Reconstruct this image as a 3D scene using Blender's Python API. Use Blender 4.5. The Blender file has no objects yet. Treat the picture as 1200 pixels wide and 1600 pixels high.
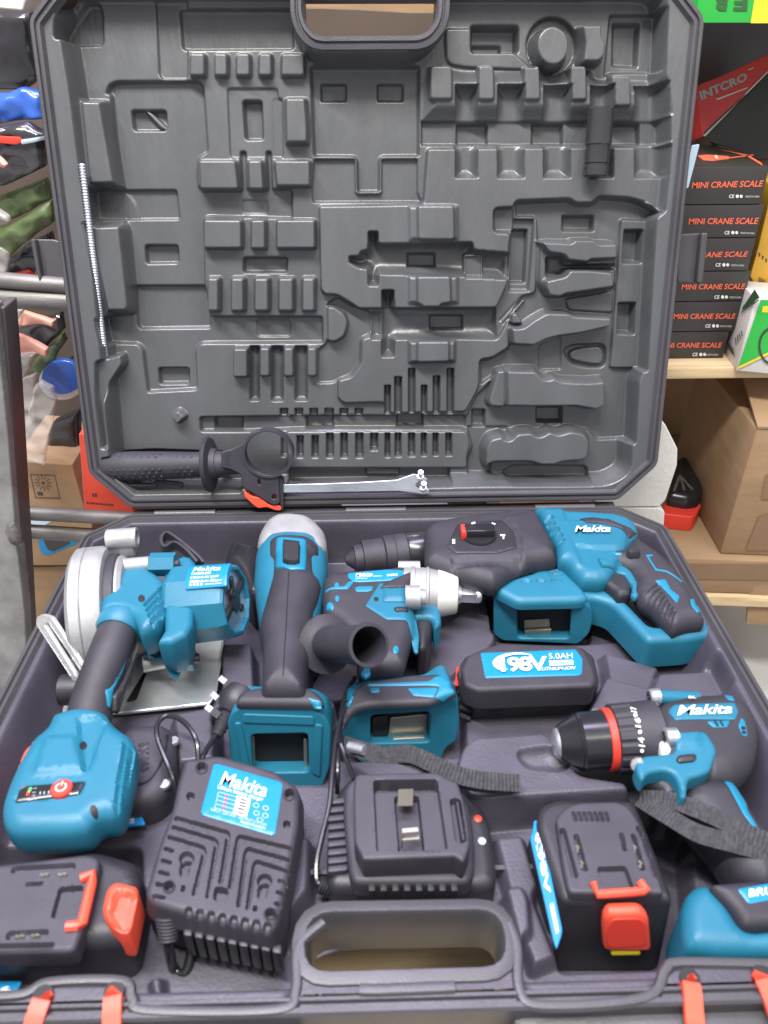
import bpy, bmesh, math, random
import numpy as np
from mathutils import Vector, Matrix
from mathutils.geometry import delaunay_2d_cdt
random.seed(7); RNG = np.random.default_rng(7)
SC = bpy.context.scene
COL = SC.collection
# ------------------------------------------------------------------ camera
CP = np.array([-0.0081, -0.6466, 0.4215]); PITCH, ROLL, YAW, FPX = 0.58289, -0.00219, 0.02502, 1206.76
LEAN = 0.26558            # lid leans back by this angle
DEP = 0.4623              # depth of tray, height of lid
F_ = np.array([math.sin(YAW)*math.cos(PITCH), math.cos(YAW)*math.cos(PITCH), -math.sin(PITCH)])
R_ = np.cross(F_, [0, 0, 1.]); R_ /= np.linalg.norm(R_); U_ = np.cross(R_, F_)
R_, U_ = R_*math.cos(ROLL)+U_*math.sin(ROLL), -R_*math.sin(ROLL)+U_*math.cos(ROLL)
cam = bpy.data.cameras.new('camera'); camo = bpy.data.objects.new('camera', cam); COL.objects.link(camo)
camo.matrix_world = Matrix(((R_[0], U_[0], -F_[0], CP[0]), (R_[1], U_[1], -F_[1], CP[1]), (R_[2], U_[2], -F_[2], CP[2]), (0, 0, 0, 1)))
cam.sensor_fit = 'VERTICAL'; cam.sensor_height = 36; cam.lens = FPX/1600*36
cam.clip_start = .02; cam.clip_end = 60
cam.dof.use_dof = True; cam.dof.focus_distance = .80; cam.dof.aperture_fstop = 9.0
SC.camera = camo
# ------------------------------------------------------------------ light
w = bpy.data.worlds.new('World'); SC.world = w; w.use_nodes = True
w.node_tree.nodes['Background'].inputs[0].default_value = (.93, .93, 1.0, 1)
w.node_tree.nodes['Background'].inputs[1].default_value = .52
def area(name, loc, target, sx, sy, power, col):
    l = bpy.data.lights.new(name, 'AREA'); l.shape = 'RECTANGLE'; l.size = sx; l.size_y = sy; l.energy = power; l.color = col
    o = bpy.data.objects.new(name, l); COL.objects.link(o); o.location = loc
    o.rotation_euler = (Vector(target)-Vector(loc)).to_track_quat('-Z', 'Y').to_euler(); return o
area('tube_light', (-.38, -.62, 1.70), (0, .1, .2), 1.2, .06, 46, (1.0, .98, .93))
area('ceiling_light', (-.1, .25, 2.2), (0, -.2, 0), 1.5, .5, 40, (.79, .72, 1.0))
area('shop_light', (1.0, -1.1, 1.9), (.3, .2, 0), 1.2, .3, 12, (1.0, .93, .80))
SC.view_settings.view_transform = 'Standard'; SC.view_settings.look = 'None'
SC.view_settings.exposure = 0.45; SC.view_settings.gamma = 1
SC.cycles.max_bounces = 6
# ------------------------------------------------------------------ materials
def mat(name, col, rough=.5, metal=0, spec=.5, bump=0, bscale=900, var=.12, vscale=18, stretch=(1, 1, 1), trans=0, alpha=1, coat=0, emit=None):
    m = bpy.data.materials.new(name); m.use_nodes = True; nt = m.node_tree; b = nt.nodes['Principled BSDF']
    b.inputs['Base Color'].default_value = (*col, 1); b.inputs['Roughness'].default_value = rough
    b.inputs['Metallic'].default_value = metal; b.inputs['Specular IOR Level'].default_value = spec
    b.inputs['Transmission Weight'].default_value = trans; b.inputs['Alpha'].default_value = alpha
    b.inputs['Coat Weight'].default_value = coat
    tc = nt.nodes.new('ShaderNodeTexCoord'); mp = nt.nodes.new('ShaderNodeMapping'); mp.inputs['Scale'].default_value = stretch
    nt.links.new(tc.outputs['Object'], mp.inputs[0])
    if var:
        n = nt.nodes.new('ShaderNodeTexNoise'); n.inputs['Scale'].default_value = vscale; n.inputs['Detail'].default_value = 6
        nt.links.new(mp.outputs[0], n.inputs[0])
        r = nt.nodes.new('ShaderNodeValToRGB')
        r.color_ramp.elements[0].position = .3; r.color_ramp.elements[1].position = .7
        r.color_ramp.elements[0].color = (*[c*(1-var) for c in col], 1); r.color_ramp.elements[1].color = (*[min(1, c*(1+var)) for c in col], 1)
        nt.links.new(n.outputs[0], r.inputs[0]); nt.links.new(r.outputs[0], b.inputs['Base Color'])
        mr = nt.nodes.new('ShaderNodeMapRange'); mr.inputs[3].default_value = max(0.02, rough-.08); mr.inputs[4].default_value = min(1, rough+.1)
        n2 = nt.nodes.new('ShaderNodeTexNoise'); n2.inputs['Scale'].default_value = vscale*2.3; n2.inputs['Detail'].default_value = 4
        nt.links.new(mp.outputs[0], n2.inputs[0]); nt.links.new(n2.outputs[0], mr.inputs[0]); nt.links.new(mr.outputs[0], b.inputs['Roughness'])
    if bump:
        n = nt.nodes.new('ShaderNodeTexNoise'); n.inputs['Scale'].default_value = bscale; n.inputs['Detail'].default_value = 3
        nt.links.new(mp.outputs[0], n.inputs[0])
        bp = nt.nodes.new('ShaderNodeBump'); bp.inputs['Strength'].default_value = bump; bp.inputs['Distance'].default_value = .001
        nt.links.new(n.outputs[0], bp.inputs['Height']); nt.links.new(bp.outputs[0], b.inputs['Normal'])
    return m
M = {}
M['case'] = mat('moulded_black_plastic', (.068, .071, .076), .36, bump=.35, bscale=260, var=.14, vscale=30, stretch=(1, 1, .12), spec=.8)
M['tray'] = mat('moulded_black_plastic_tray', (.060, .054, .074), .46, bump=.3, bscale=500, var=.18, vscale=25, spec=.6)
M['rim'] = mat('black_rim_plastic', (.056, .054, .061), .38, bump=.2, bscale=700, var=.15)
M['grip'] = mat('black_rubber', (.030, .028, .038), .55, bump=.35, bscale=1500, var=.2, vscale=40, spec=.5)
M['black'] = mat('black_plastic', (.024, .023, .029), .42, bump=.25, bscale=1300, var=.2, vscale=30, spec=.5)
M['charger'] = mat('charger_black_plastic', (.040, .037, .050), .5, bump=.3, bscale=1400, var=.2, vscale=35)
M['gloss'] = mat('glossy_black', (.016, .016, .020), .22, var=.1)
M['dark'] = mat('deep_black', (.010, .010, .012), .6, var=0)
M['teal'] = mat('teal_plastic', (.014, .142, .228), .42, bump=.25, bscale=1300, var=.07, vscale=25, spec=.45)
M['teal2'] = mat('teal_trim', (.010, .18, .30), .4, var=.05)
M['label'] = mat('blue_label', (.008, .21, .47), .3, var=.04)
M['white'] = mat('white_print', (.72, .73, .75), .5, var=0)
M['whiteplast'] = mat('white_plastic', (.56, .57, .54), .45, var=.05)
M['pgrey'] = mat('grey_print', (.42, .52, .60), .5, var=0)
M['cast'] = mat('cast_aluminium', (.40, .405, .41), .5, metal=.6, bump=.5, bscale=1500, var=.12, vscale=60)
M['chrome'] = mat('polished_steel', (.70, .72, .73), .30, metal=.8, bump=.05, bscale=200, var=.06, vscale=20)
M['zinc'] = mat('zinc_plated_steel', (.62, .65, .70), .34, metal=.85, bump=.15, bscale=400, var=.12, vscale=30)
M['darksteel'] = mat('dark_chrome', (.06, .06, .065), .24, metal=.6, var=.1)
M['copper'] = mat('contact_metal', (.46, .43, .36), .38, metal=.9, var=.1)
M['red'] = mat('red_plastic', (.72, .05, .03), .42, bump=.1, var=.06)
M['orange'] = mat('orange_red_plastic', (.80, .085, .045), .45, bump=.1, var=.05)
M['clear'] = mat('clear_plastic', (.80, .82, .80), .2, trans=.75, var=0)
M['strap'] = mat('woven_strap', (.042, .042, .048), .75, bump=1.0, bscale=900, var=.35, vscale=300)
M['card'] = mat('cardboard', (.31, .205, .118), .85, bump=.25, bscale=60, var=.10, vscale=14, stretch=(1, 1, 5), spec=.2)
M['carddark'] = mat('cardboard_tape', (.22, .135, .075), .45, var=.1, spec=.4)
M['ink'] = mat('printed_ink', (.05, .045, .045), .7, var=0)
M['wood'] = mat('pine_wood', (.62, .47, .27), .6, bump=.3, bscale=60, var=.22, vscale=14, stretch=(.6, 9, 9), spec=.3)
M['boxblack'] = mat('printed_black_carton', (.036, .032, .030), .4, var=.2, vscale=12)
M['boxred'] = mat('printed_red_carton', (.62, .04, .045), .35, var=.2, vscale=10)
M['otext'] = mat('orange_print', (.80, .14, .07), .5, var=0)
M['green'] = mat('printed_green', (.03, .42, .06), .4, var=.06)
M['dgreen'] = mat('printed_dark_green', (.03, .10, .03), .5, var=.0)
M['yellow'] = mat('printed_yellow', (.80, .60, .03), .45, var=.05)
M['amber'] = mat('amber_carton', (.55, .30, .03), .5, var=.12)
M['offwhite'] = mat('white_carton', (.62, .61, .58), .5, var=.05)
M['foam'] = mat('polystyrene', (.66, .65, .61), .75, bump=.7, bscale=220, var=.05, vscale=40)
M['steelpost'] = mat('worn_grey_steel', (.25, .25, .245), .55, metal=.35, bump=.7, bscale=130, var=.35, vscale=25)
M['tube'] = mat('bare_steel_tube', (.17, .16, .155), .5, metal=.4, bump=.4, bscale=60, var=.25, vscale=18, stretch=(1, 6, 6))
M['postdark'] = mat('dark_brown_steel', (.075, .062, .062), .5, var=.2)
M['bagblue'] = mat('blue_plastic_bag', (.03, .10, .42), .22, bump=1.0, bscale=35, var=.25, vscale=14, coat=.4)
M['bagblack'] = mat('dark_plastic_bag', (.03, .028, .032), .2, bump=1.0, bscale=35, var=.4, vscale=14, coat=.5)
M['baggreen'] = mat('olive_plastic_bag', (.075, .105, .04), .3, bump=1.0, bscale=45, var=.5, vscale=22, coat=.3)
M['bagpink'] = mat('salmon_card', (.72, .34, .26), .45, bump=.5, bscale=30, var=.25, vscale=10)
M['bagclear'] = mat('milky_clear_bag', (.66, .62, .60), .22, trans=.2, alpha=.45, bump=1.0, bscale=22, var=.06, vscale=9)
M['floor'] = mat('grey_floor', (.46, .45, .44), .5, bump=.1, bscale=20, var=.12, vscale=5)
M['wall'] = mat('dim_wall', (.17, .15, .14), .9, var=.25, vscale=3)
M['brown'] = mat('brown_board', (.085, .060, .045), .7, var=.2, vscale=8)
M['cyancard'] = mat('pale_blue_card', (.50, .66, .78), .5, var=.03)
M['led'] = mat('led_print', (.1, .6, .15), .4, var=0)
# ------------------------------------------------------------------ frames and rays
def ray(u, v): return F_+R_*((u-600)/FPX)-U_*((v-800)/FPX)
class Frame:
    def __init__(s, O, ex, ey): s.O = np.array(O, float); s.ex = np.array(ex, float); s.ey = np.array(ey, float); s.en = np.cross(s.ex, s.ey)
    def hit(s, u, v, c=0.):
        d = ray(u, v); k = ((s.O-CP)@s.en+c)/(d@s.en); p = CP+d*k-s.O
        return p@s.ex, p@s.ey
    def w(s, a, b, c=0.):
        a, b, c = np.broadcast_arrays(np.asarray(a, float), np.asarray(b, float), np.asarray(c, float))
        return s.O+a[..., None]*s.ex+b[..., None]*s.ey+c[..., None]*s.en
    def p(s, u, v, c=0.): return s.w(*s.hit(u, v, c), c)
TR = Frame((0, 0, 0), (1, 0, 0), (0, 1, 0))
LD = Frame((0, 0, 0), (1, 0, 0), (0, math.sin(LEAN), math.cos(LEAN)))
def VY(y): return Frame((0, y, 0), (1, 0, 0), (0, 0, 1))
def vplane(A, B, tilt=0.):
    """upright plane through two ground-plan points, facing the side of the viewer; tilt leans its top back"""
    A = np.array(A, float); B = np.array(B, float); e = B-A; e[2] = 0; e /= np.linalg.norm(e)
    n = np.array([e[1], -e[0], 0]); up = np.array([0, 0, 1.])*math.cos(tilt)-n*math.sin(tilt)
    return Frame(A, e, up)
TILES = {'T1': (80, 0, 3), 'T2': (80, 280, 3), 'T3': (130, 520, 3), 'T4': (440, 0, 3), 'T5': (460, 300, 3), 'T6': (500, 540, 3), 'T7': (700, 0, 3), 'T8': (720, 280, 3), 'T9': (720, 540, 3),
         'S1': (0, 780, 2.857), 'S2': (340, 780, 2.727), 'S3': (700, 780, 2.4), 'S4': (0, 1100, 2.857), 'S5': (200, 1150, 3), 'S6': (480, 1100, 3.158), 'S7': (780, 1050, 2.857),
         'B1': (0, 0, 3.477), 'B2': (0, 420, 3.333), 'B3': (1020, 0, 4.706), 'B4': (980, 320, 5), 'B5': (960, 560, 3.636), 'P': (0, 0, 1)}
def q(*args):
    """q('T1', [(x,y),..], 'T2', [...]) -> photograph pixels"""
    out = []
    for t, pts in zip(args[::2], args[1::2]):
        x0, y0, k = TILES[t]; out += [(x0+x/k, y0+y/k) for x, y in pts]
    return out
def rect(x0, y0, x1, y1): return [(x0, y0), (x1, y0), (x1, y1), (x0, y1)]
# ------------------------------------------------------------------ mesh helpers
def obj(name, V, Fc, m, parent=None, smooth=True, ang=40):
    V = np.asarray(V, float).reshape(-1, 3)
    off = np.array(parent['_w']) if parent is not None else V.mean(0)
    me = bpy.data.meshes.new(name); me.from_pydata((V-off).tolist(), [], [list(map(int, f)) for f in Fc]); me.validate(); me.update()
    me.materials.append(m)
    if smooth:
        me.polygons.foreach_set('use_smooth', [True]*len(me.polygons))
        if ang < 180: me.set_sharp_from_angle(angle=math.radians(ang))
    o = bpy.data.objects.new(name, me); COL.objects.link(o)
    if parent is not None: o.parent = parent
    else: o.location = off
    o['_w'] = [float(x) for x in off]
    return o
def thing(name, loc, label, cat, group=None):
    o = bpy.data.objects.new(name, None); COL.objects.link(o); o.location = [float(x) for x in loc]; o.empty_display_size = .02
    o['_w'] = [float(x) for x in loc]; tag(o, label, cat, group); return o
def tag(o, label, cat, group=None):
    o['label'] = label; o['category'] = cat
    if group: o['group'] = group
    return o
def join(parts):
    V = []; Fc = []; n = 0
    for v, f in parts:
        v = np.asarray(v, float).reshape(-1, 3); V.append(v); Fc += [[i+n for i in g] for g in f]; n += len(v)
    return np.concatenate(V), Fc
def area2(p): x, y = p[:, 0], p[:, 1]; return .5*np.sum(x*np.roll(y, -1)-y*np.roll(x, -1))
def fillet(p, r, n=4):
    p = np.asarray(p, float); N = len(p); out = []
    for i in range(N):
        a, b, c = p[i-1], p[i], p[(i+1) % N]; la = np.linalg.norm(a-b); lc = np.linalg.norm(c-b)
        if la < 1e-7 or lc < 1e-7: continue
        ra = min(r, la*.45, lc*.45); s = b+(a-b)/la*ra; e = b+(c-b)/lc*ra
        for k in range(n+1):
            t = k/n; out.append((1-t)**2*s+2*t*(1-t)*b+t*t*e)
    return np.array(out)
def densify(p, d):
    out = []
    for i in range(len(p)):
        a = p[i]; b = p[(i+1) % len(p)]; n = max(1, int(np.linalg.norm(b-a)/d))
        out += [a+(b-a)*k/n for k in range(n)]
    return np.array(out)
def sdf(poly, P):
    """signed distance, positive inside"""
    P = np.asarray(P, float); res = np.empty(len(P)); A = poly; B = np.roll(poly, -1, 0); E_ = B-A; L = (E_**2).sum(1)+1e-18
    ch = max(1, int(4e6/len(poly)))
    for i in range(0, len(P), ch):
        X = P[i:i+ch]; d = X[:, None, :]-A[None]; t = np.clip((d*E_).sum(2)/L, 0, 1)
        dd = np.sqrt(((d-t[..., None]*E_)**2).sum(2).min(1))
        c = (A[:, 1] > X[:, 1:2]) != (B[:, 1] > X[:, 1:2])
        xi = A[:, 0]+(X[:, 1:2]-A[:, 1])*E_[:, 0]/np.where(np.abs(E_[:, 1]) < 1e-15, 1e-15, E_[:, 1])
        ins = ((X[:, 0:1] < xi) & c).sum(1) % 2 == 1
        res[i:i+ch] = np.where(ins, dd, -dd)
    return res
def offset(p, d):
    """miter inset of a closed ccw polygon"""
    N = len(p); out = []
    for i in range(N):
        a, b, c = p[i-1], p[i], p[(i+1) % N]
        e1 = (b-a)/max(1e-12, np.linalg.norm(b-a)); e2 = (c-b)/max(1e-12, np.linalg.norm(c-b))
        n1 = np.array([-e1[1], e1[0]]); n2 = np.array([-e2[1], e2[0]]); m = n1+n2; k = max(.35, 1+n1@n2)
        out.append(b+m/k*d)
    return np.array(out)
def sstep(x): x = np.clip(x, 0, 1); return x*x*(3-2*x)
class Surf:
    """top of a relief: height over its frame"""
    def __init__(s, fr, poly, zt, r, tilt=(0, 0), c0=(0, 0), crown=0, cw=.03, ops=()):
        s.fr = fr; s.poly = poly; s.zt = zt; s.r = r; s.tilt = tilt; s.c0 = c0; s.crown = crown; s.cw = cw; s.ops = list(ops)
    def base(s, P): return s.zt+(P[:, 0]-s.c0[0])*s.tilt[0]+(P[:, 1]-s.c0[1])*s.tilt[1]
    def z(s, P):
        P = np.asarray(P, float).reshape(-1, 2); d = np.maximum(sdf(s.poly, P), 0)
        z = s.base(P)
        if s.r > 0: k = 1-np.clip(d/s.r, 0, 1); z = z-s.r*(1-np.sqrt(np.maximum(0, 1-k*k)))
        if s.crown: k = 1-np.clip(d/s.cw, 0, 1); z = z-s.crown*k*k
        for dz, ramp, pl in s.ops: z = z+dz*sstep(sdf(pl, P)/ramp+.5)
        return z
    def hit(s, u, v):
        c = s.zt
        for _ in range(6): a, b = s.fr.hit(u, v, c); c = float(s.z([[a, b]])[0])
        return a, b
    def world(s, P, off=0.): P = np.asarray(P, float).reshape(-1, 2); return s.fr.w(P[:, 0], P[:, 1], s.z(P)+off)
class PlaneS:
    def __init__(s, fr, c=0.): s.fr = fr; s.c = c
    def z(s, P): return np.full(len(np.asarray(P).reshape(-1, 2)), s.c)
    def hit(s, u, v): return s.fr.hit(u, v, s.c)
    def world(s, P, off=0.): P = np.asarray(P, float).reshape(-1, 2); return s.fr.w(P[:, 0], P[:, 1], np.full(len(P), s.c+off))
class CylS:
    """side of a cylinder / cone: coordinates are (length along axis, arc angle)"""
    def __init__(s, A, B, r0, r1=None):
        s.A = np.array(A, float); s.B = np.array(B, float); s.L = np.linalg.norm(s.B-s.A); s.d = (s.B-s.A)/s.L
        s.r0 = r0; s.r1 = r0 if r1 is None else r1
        t = np.array([0, 0, 1.]) if abs(s.d[2]) < .9 else np.array([0, 1., 0]); s.x = np.cross(t, s.d); s.x /= np.linalg.norm(s.x); s.y = np.cross(s.d, s.x)
    def hit(s, u, v):
        D = ray(u, v); r = s.r0
        for _ in range(4):
            o = CP-s.A; do = o-(o@s.d)*s.d; dd = D-(D@s.d)*s.d; a = dd@dd; b = 2*do@dd; c = do@do-r*r; disc = b*b-4*a*c
            k = (-b-math.sqrt(max(0, disc)))/(2*a); p = o+D*k; h = p@s.d; r = s.r0+(s.r1-s.r0)*min(1, max(0, h/s.L))
        return h, math.atan2(p@s.y, p@s.x)*s.r0
    def world(s, P, off=0.):
        P = np.asarray(P, float).reshape(-1, 2); r = s.r0+(s.r1-s.r0)*np.clip(P[:, 0]/s.L, 0, 1)+off; t = P[:, 1]/s.r0
        return s.A+P[:, :1]*s.d+(r*np.cos(t))[:, None]*s.x+(r*np.sin(t))[:, None]*s.y
def cdt(poly, inner, eps=1e-6):
    n = len(poly); V = [Vector((float(x), float(y))) for x, y in np.concatenate([poly, inner]) if True] if len(inner) else [Vector((float(x), float(y))) for x, y in poly]
    r = delaunay_2d_cdt(V, [], [list(range(n))], 1, eps)
    return np.array([(v.x, v.y) for v in r[0]]), [list(f) for f in r[2]]
def bedges(Fc):
    s = {}
    for f in Fc:
        for i in range(len(f)): e = (f[i], f[(i+1) % len(f)]); s[e] = 1
    return [e for e in s if (e[1], e[0]) not in s]
def grid_in(poly, res, mind, cap=26000):
    lo = poly.min(0); hi = poly.max(0)
    while (hi-lo).prod()/res/res > cap: res *= 1.15
    X, Y = np.meshgrid(np.arange(lo[0], hi[0], res), np.arange(lo[1], hi[1], res)); X[::2] += res*.5
    P = np.stack([X.ravel(), Y.ravel()], 1)
    return P[sdf(poly, P) > mind]
def relief(name, px, zt, r, zb, m, parent, fr=TR, rf=.003, res=.003, tilt=(0, 0), crown=0, cw=.03, ops=(), draft=0., ang=42, at=None, under=None):
    """a solid standing on its frame: outline at height zt-r, rounded top edge of radius r, walls down to zb"""
    if isinstance(at, tuple):   # (height of the near edge, height of the far edge)
        v0 = min(v for u, v in px); v1 = max(v for u, v in px); pl = [fr.hit(u, v, at[1]+(at[0]-at[1])*(v-v0)/(v1-v0)) for u, v in px]
    else: pl = [fr.hit(u, v, zt-r*.5 if at is None else at) for u, v in px]
    p = np.array(pl)
    if area2(p) < 0: p = p[::-1]
    p = densify(fillet(p, rf), res); c0 = p.mean(0)
    S = Surf(fr, p, zt, r, tilt, c0, crown, cw)
    for dz, ramp, opx in ops:
        op = np.array([fr.hit(u, v, zt) for u, v in opx]); op = op if area2(op) > 0 else op[::-1]
        S.ops.append((dz, ramp, fillet(op, .002)))
    inner = []
    for k in (.06, .22, .5, .8, 1.0):
        if r > .0012:
            o = offset(p, r*k); o = o[sdf(p, o) > r*k*.85]
            inner.append(o)
    gr = grid_in(p, res, max(r*1.12, res*.5)); ed = []
    for _, ramp, opl in S.ops:
        dn = densify(opl, max(.0012, res*.9)); ed += [offset(dn, ramp*.5), offset(dn, -ramp*.5)]
    if ed:
        ed = np.concatenate(ed); ed = ed[sdf(p, ed) > res*.4]
        key = {}
        for a_ in ed: key.setdefault((int(a_[0]/.00022), int(a_[1]/.00022)), a_)
        ed = np.array(list(key.values())) if key else np.zeros((0, 2))
        cells = {(int(a_[0]/res*1.6), int(a_[1]/res*1.6)) for a_ in ed}
        gr = np.array([g_ for g_ in gr if (int(g_[0]/res*1.6), int(g_[1]/res*1.6)) not in cells]).reshape(-1, 2)
        inner.append(ed)
    inner.append(gr)
    inner = np.concatenate(inner) if len(inner) else np.zeros((0, 2))
    V2, Fc = cdt(p, inner); Vt = S.world(V2); n = len(V2)
    be = bedges(Fc); idx = sorted({i for e in be for i in e}); mp = {i: n+k for k, i in enumerate(idx)}
    Pb = V2[idx]
    if draft:
        out = np.zeros_like(Pb)
        for k, i in enumerate(idx):
            j = np.argmin(((p-V2[i])**2).sum(1)); e = p[(j+1) % len(p)]-p[j-1]; e /= max(1e-9, np.linalg.norm(e)); out[k] = np.array([e[1], -e[0]])
        Pb = Pb+out*draft
    Vb = fr.w(Pb[:, 0], Pb[:, 1], zb)
    Fs = [[e[1], e[0], mp[e[0]], mp[e[1]]] for e in be]
    VV = [Vt, Vb]
    if under:
        n2 = len(Vt)+len(Vb); prev = n
        for f_ in (.35, .75, 1.0):
            Pu = np.zeros_like(Pb)
            for k, i in enumerate(idx):
                j = np.argmin(((p-V2[i])**2).sum(1)); e = p[(j+2) % len(p)]-p[j-2]; e /= max(1e-9, np.linalg.norm(e)); Pu[k] = V2[i]+np.array([-e[1], e[0]])*under[1]*(1-math.sqrt(max(0, 1-f_*f_)))
            VV.append(fr.w(Pu[:, 0], Pu[:, 1], zb-under[0]*f_))
            Fs += [[mp[e[1]]-n+prev, mp[e[0]]-n+prev, mp[e[0]]-n+n2, mp[e[1]]-n+n2] for e in be]
            prev = n2; n2 += len(idx)
    o = obj(name, np.concatenate(VV), Fc+Fs, m, parent, ang=ang)
    o_s[o.name] = S
    return o, S
o_s = {}
def patch(name, px, S, off, m, parent, rf=.0015, res=.003, sink=.0012, er=None):
    """a piece lying on a surface, following it"""
    pl = np.array([S.hit(u, v) for u, v in px]); pl = pl if area2(pl) > 0 else pl[::-1]
    p = densify(fillet(pl, rf), res); er = min(abs(off), .0012) if er is None else er
    i1 = offset(p, er); i1 = i1[sdf(p, i1) > er*.8]
    inner = np.concatenate([i1, grid_in(p, res, er*1.3)]) if len(i1) else grid_in(p, res, er*1.3)
    V2, Fc = cdt(p, inner); n = len(V2); d = np.clip(sdf(p, V2)/max(er, 1e-6), 0, 1)
    hh = off*(.55+.45*np.sqrt(np.maximum(0, 1-(1-d)**2)))
    Vt = np.array([S.world(V2[i:i+1], hh[i])[0] for i in range(n)]) if isinstance(S, CylS) else S.fr.w(V2[:, 0], V2[:, 1], S.z(V2)+hh)
    be = bedges(Fc); idx = sorted({i for e in be for i in e}); mp = {i: n+k for k, i in enumerate(idx)}
    Vb = S.world(V2[idx], -sink)
    Fs = [[e[1], e[0], mp[e[0]], mp[e[1]]] for e in be]
    V = np.concatenate([Vt, Vb])
    o = obj(name, V, Fc+Fs, m, parent, ang=50)
    return o
def lathe(A, B, prof, seg=40, cap=True):
    """prof: (fraction or metres along A->B, radius); h given in metres"""
    A = np.array(A, float); B = np.array(B, float); d = (B-A)/np.linalg.norm(B-A)
    t = np.array([0, 0, 1.]) if abs(d[2]) < .9 else np.array([0, 1., 0]); x = np.cross(t, d); x /= np.linalg.norm(x); y = np.cross(d, x)
    th = np.linspace(0, 2*math.pi, seg, endpoint=False); ring = np.cos(th)[:, None]*x+np.sin(th)[:, None]*y
    V = np.concatenate([A+d*h+ring*max(r, 1e-5) for h, r in prof]); Fc = []
    for k in range(len(prof)-1):
        for i in range(seg): j = (i+1) % seg; Fc.append([k*seg+i, k*seg+j, (k+1)*seg+j, (k+1)*seg+i])
    if cap: Fc.append(list(range(seg))[::-1]); Fc.append([(len(prof)-1)*seg+i for i in range(seg)])
    return V, Fc
def catmull(P, n=8):
    P = np.asarray(P, float); out = []
    for i in range(len(P)-1):
        p0 = P[max(0, i-1)]; p1 = P[i]; p2 = P[i+1]; p3 = P[min(len(P)-1, i+2)]
        for k in range(n):
            t = k/n; out.append(.5*((2*p1)+(-p0+p2)*t+(2*p0-5*p1+4*p2-p3)*t*t+(-p0+3*p1-3*p2+p3)*t**3))
    out.append(P[-1]); return np.array(out)
def sweep(path, sec, up=(0, 0, 1), cap=True, closed=False):
    """sweep a 2-D section (side, up) along a path"""
    P = np.asarray(path, float); n = len(P); sec = np.asarray(sec, float); m = len(sec); V = []
    for i in range(n):
        t = P[(i+1) % n if closed else min(n-1, i+1)]-P[i-1 if (closed or i) else 0]; t /= max(1e-12, np.linalg.norm(t))
        u = np.array(up[i] if np.ndim(up) == 2 else up, float); s = np.cross(t, u); s /= max(1e-9, np.linalg.norm(s)); u = np.cross(s, t)
        V += [P[i]+s*a+u*b for a, b in sec]
    Fc = []
    for i in range(n if closed else n-1):
        i2 = (i+1) % n
        for k in range(m): j = (k+1) % m; Fc.append([i*m+k, i2*m+k, i2*m+j, i*m+j])
    if cap and not closed: Fc.append(list(range(m))); Fc.append([(n-1)*m+k for k in range(m)][::-1])
    return np.array(V), Fc
def tube(path, r, n=10, up=(.3, .2, .93), **k): return sweep(path, [(r*math.cos(2*math.pi*i/n), r*math.sin(2*math.pi*i/n)) for i in range(n)], up, **k)
def plate(name, outer, holes, fr, c, th, m, parent, bev=.0008, rf=.002, px=True, ang=35):
    """flat plate with holes: front face at height c of frame fr, thickness th behind it"""
    def P(l, hole=False):
        p = np.array([fr.hit(u, v, c) for u, v in l] if px else l); p = p if (area2(p) > 0) else p[::-1]; return fillet(p, rf)
    cu = bpy.data.curves.new(name, 'CURVE'); cu.dimensions = '2D'; cu.fill_mode = 'BOTH'; cu.extrude = max(1e-5, th/2-bev); cu.bevel_depth = bev; cu.bevel_resolution = 2; cu.offset = -bev
    for l in [outer]+list(holes):
        p = P(l); s = cu.splines.new('POLY'); s.points.add(len(p)-1); s.use_cyclic_u = True
        for i, a in enumerate(p): s.points[i].co = (a[0], a[1], 0, 1)
    o = bpy.data.objects.new('tmp', cu); COL.objects.link(o); dg = bpy.context.evaluated_depsgraph_get(); me = bpy.data.meshes.new_from_object(o.evaluated_get(dg))
    V = np.array([v.co for v in me.vertices]); Fc = [list(p.vertices) for p in me.polygons]
    bpy.data.objects.remove(o); bpy.data.curves.remove(cu); bpy.data.meshes.remove(me)
    W_ = fr.w(V[:, 0], V[:, 1], V[:, 2]+c-th/2)
    return obj(name, W_, Fc, m, parent, ang=ang)
def text_mesh(s, bold=0., shear=0., space=1.):
    cu = bpy.data.curves.new('t', 'FONT'); cu.body = s; cu.size = 1; cu.offset = bold; cu.shear = shear; cu.space_character = space; cu.resolution_u = 3; cu.extrude = 0
    o = bpy.data.objects.new('tmp', cu); COL.objects.link(o); dg = bpy.context.evaluated_depsgraph_get(); me = bpy.data.meshes.new_from_object(o.evaluated_get(dg))
    V = np.array([v.co[:2] for v in me.vertices]); Fc = [list(p.vertices) for p in me.polygons]
    bpy.data.objects.remove(o); bpy.data.curves.remove(cu); bpy.data.meshes.remove(me); return V, Fc
def text(name, s, quad, S, m, parent, off=.0004, bold=.0, shear=0., space=1., frame=None):
    """lettering fitted into a quad of photograph pixels (TL,TR,BR,BL), laid on a surface"""
    V, Fc = text_mesh(s, bold, shear, space); lo = V.min(0); hi = V.max(0); n = (V-lo)/(hi-lo)
    Q = np.array([S.hit(*p) for p in quad]); a = n[:, :1]; b = 1-n[:, 1:]
    P = (1-a)*(1-b)*Q[0]+a*(1-b)*Q[1]+a*b*Q[2]+(1-a)*b*Q[3]
    return obj(name, S.world(P, off), Fc, m, parent, smooth=False)
def strip(quads, S, off):
    """flat printed marks: list of pixel polygons on a surface, as one mesh"""
    V = []; Fc = []
    for l in quads:
        k = len(V); V += list(S.world(np.array([S.hit(u, v) for u, v in l]), off)); Fc.append(list(range(k, k+len(l))))
    return np.array(V), Fc
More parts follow.
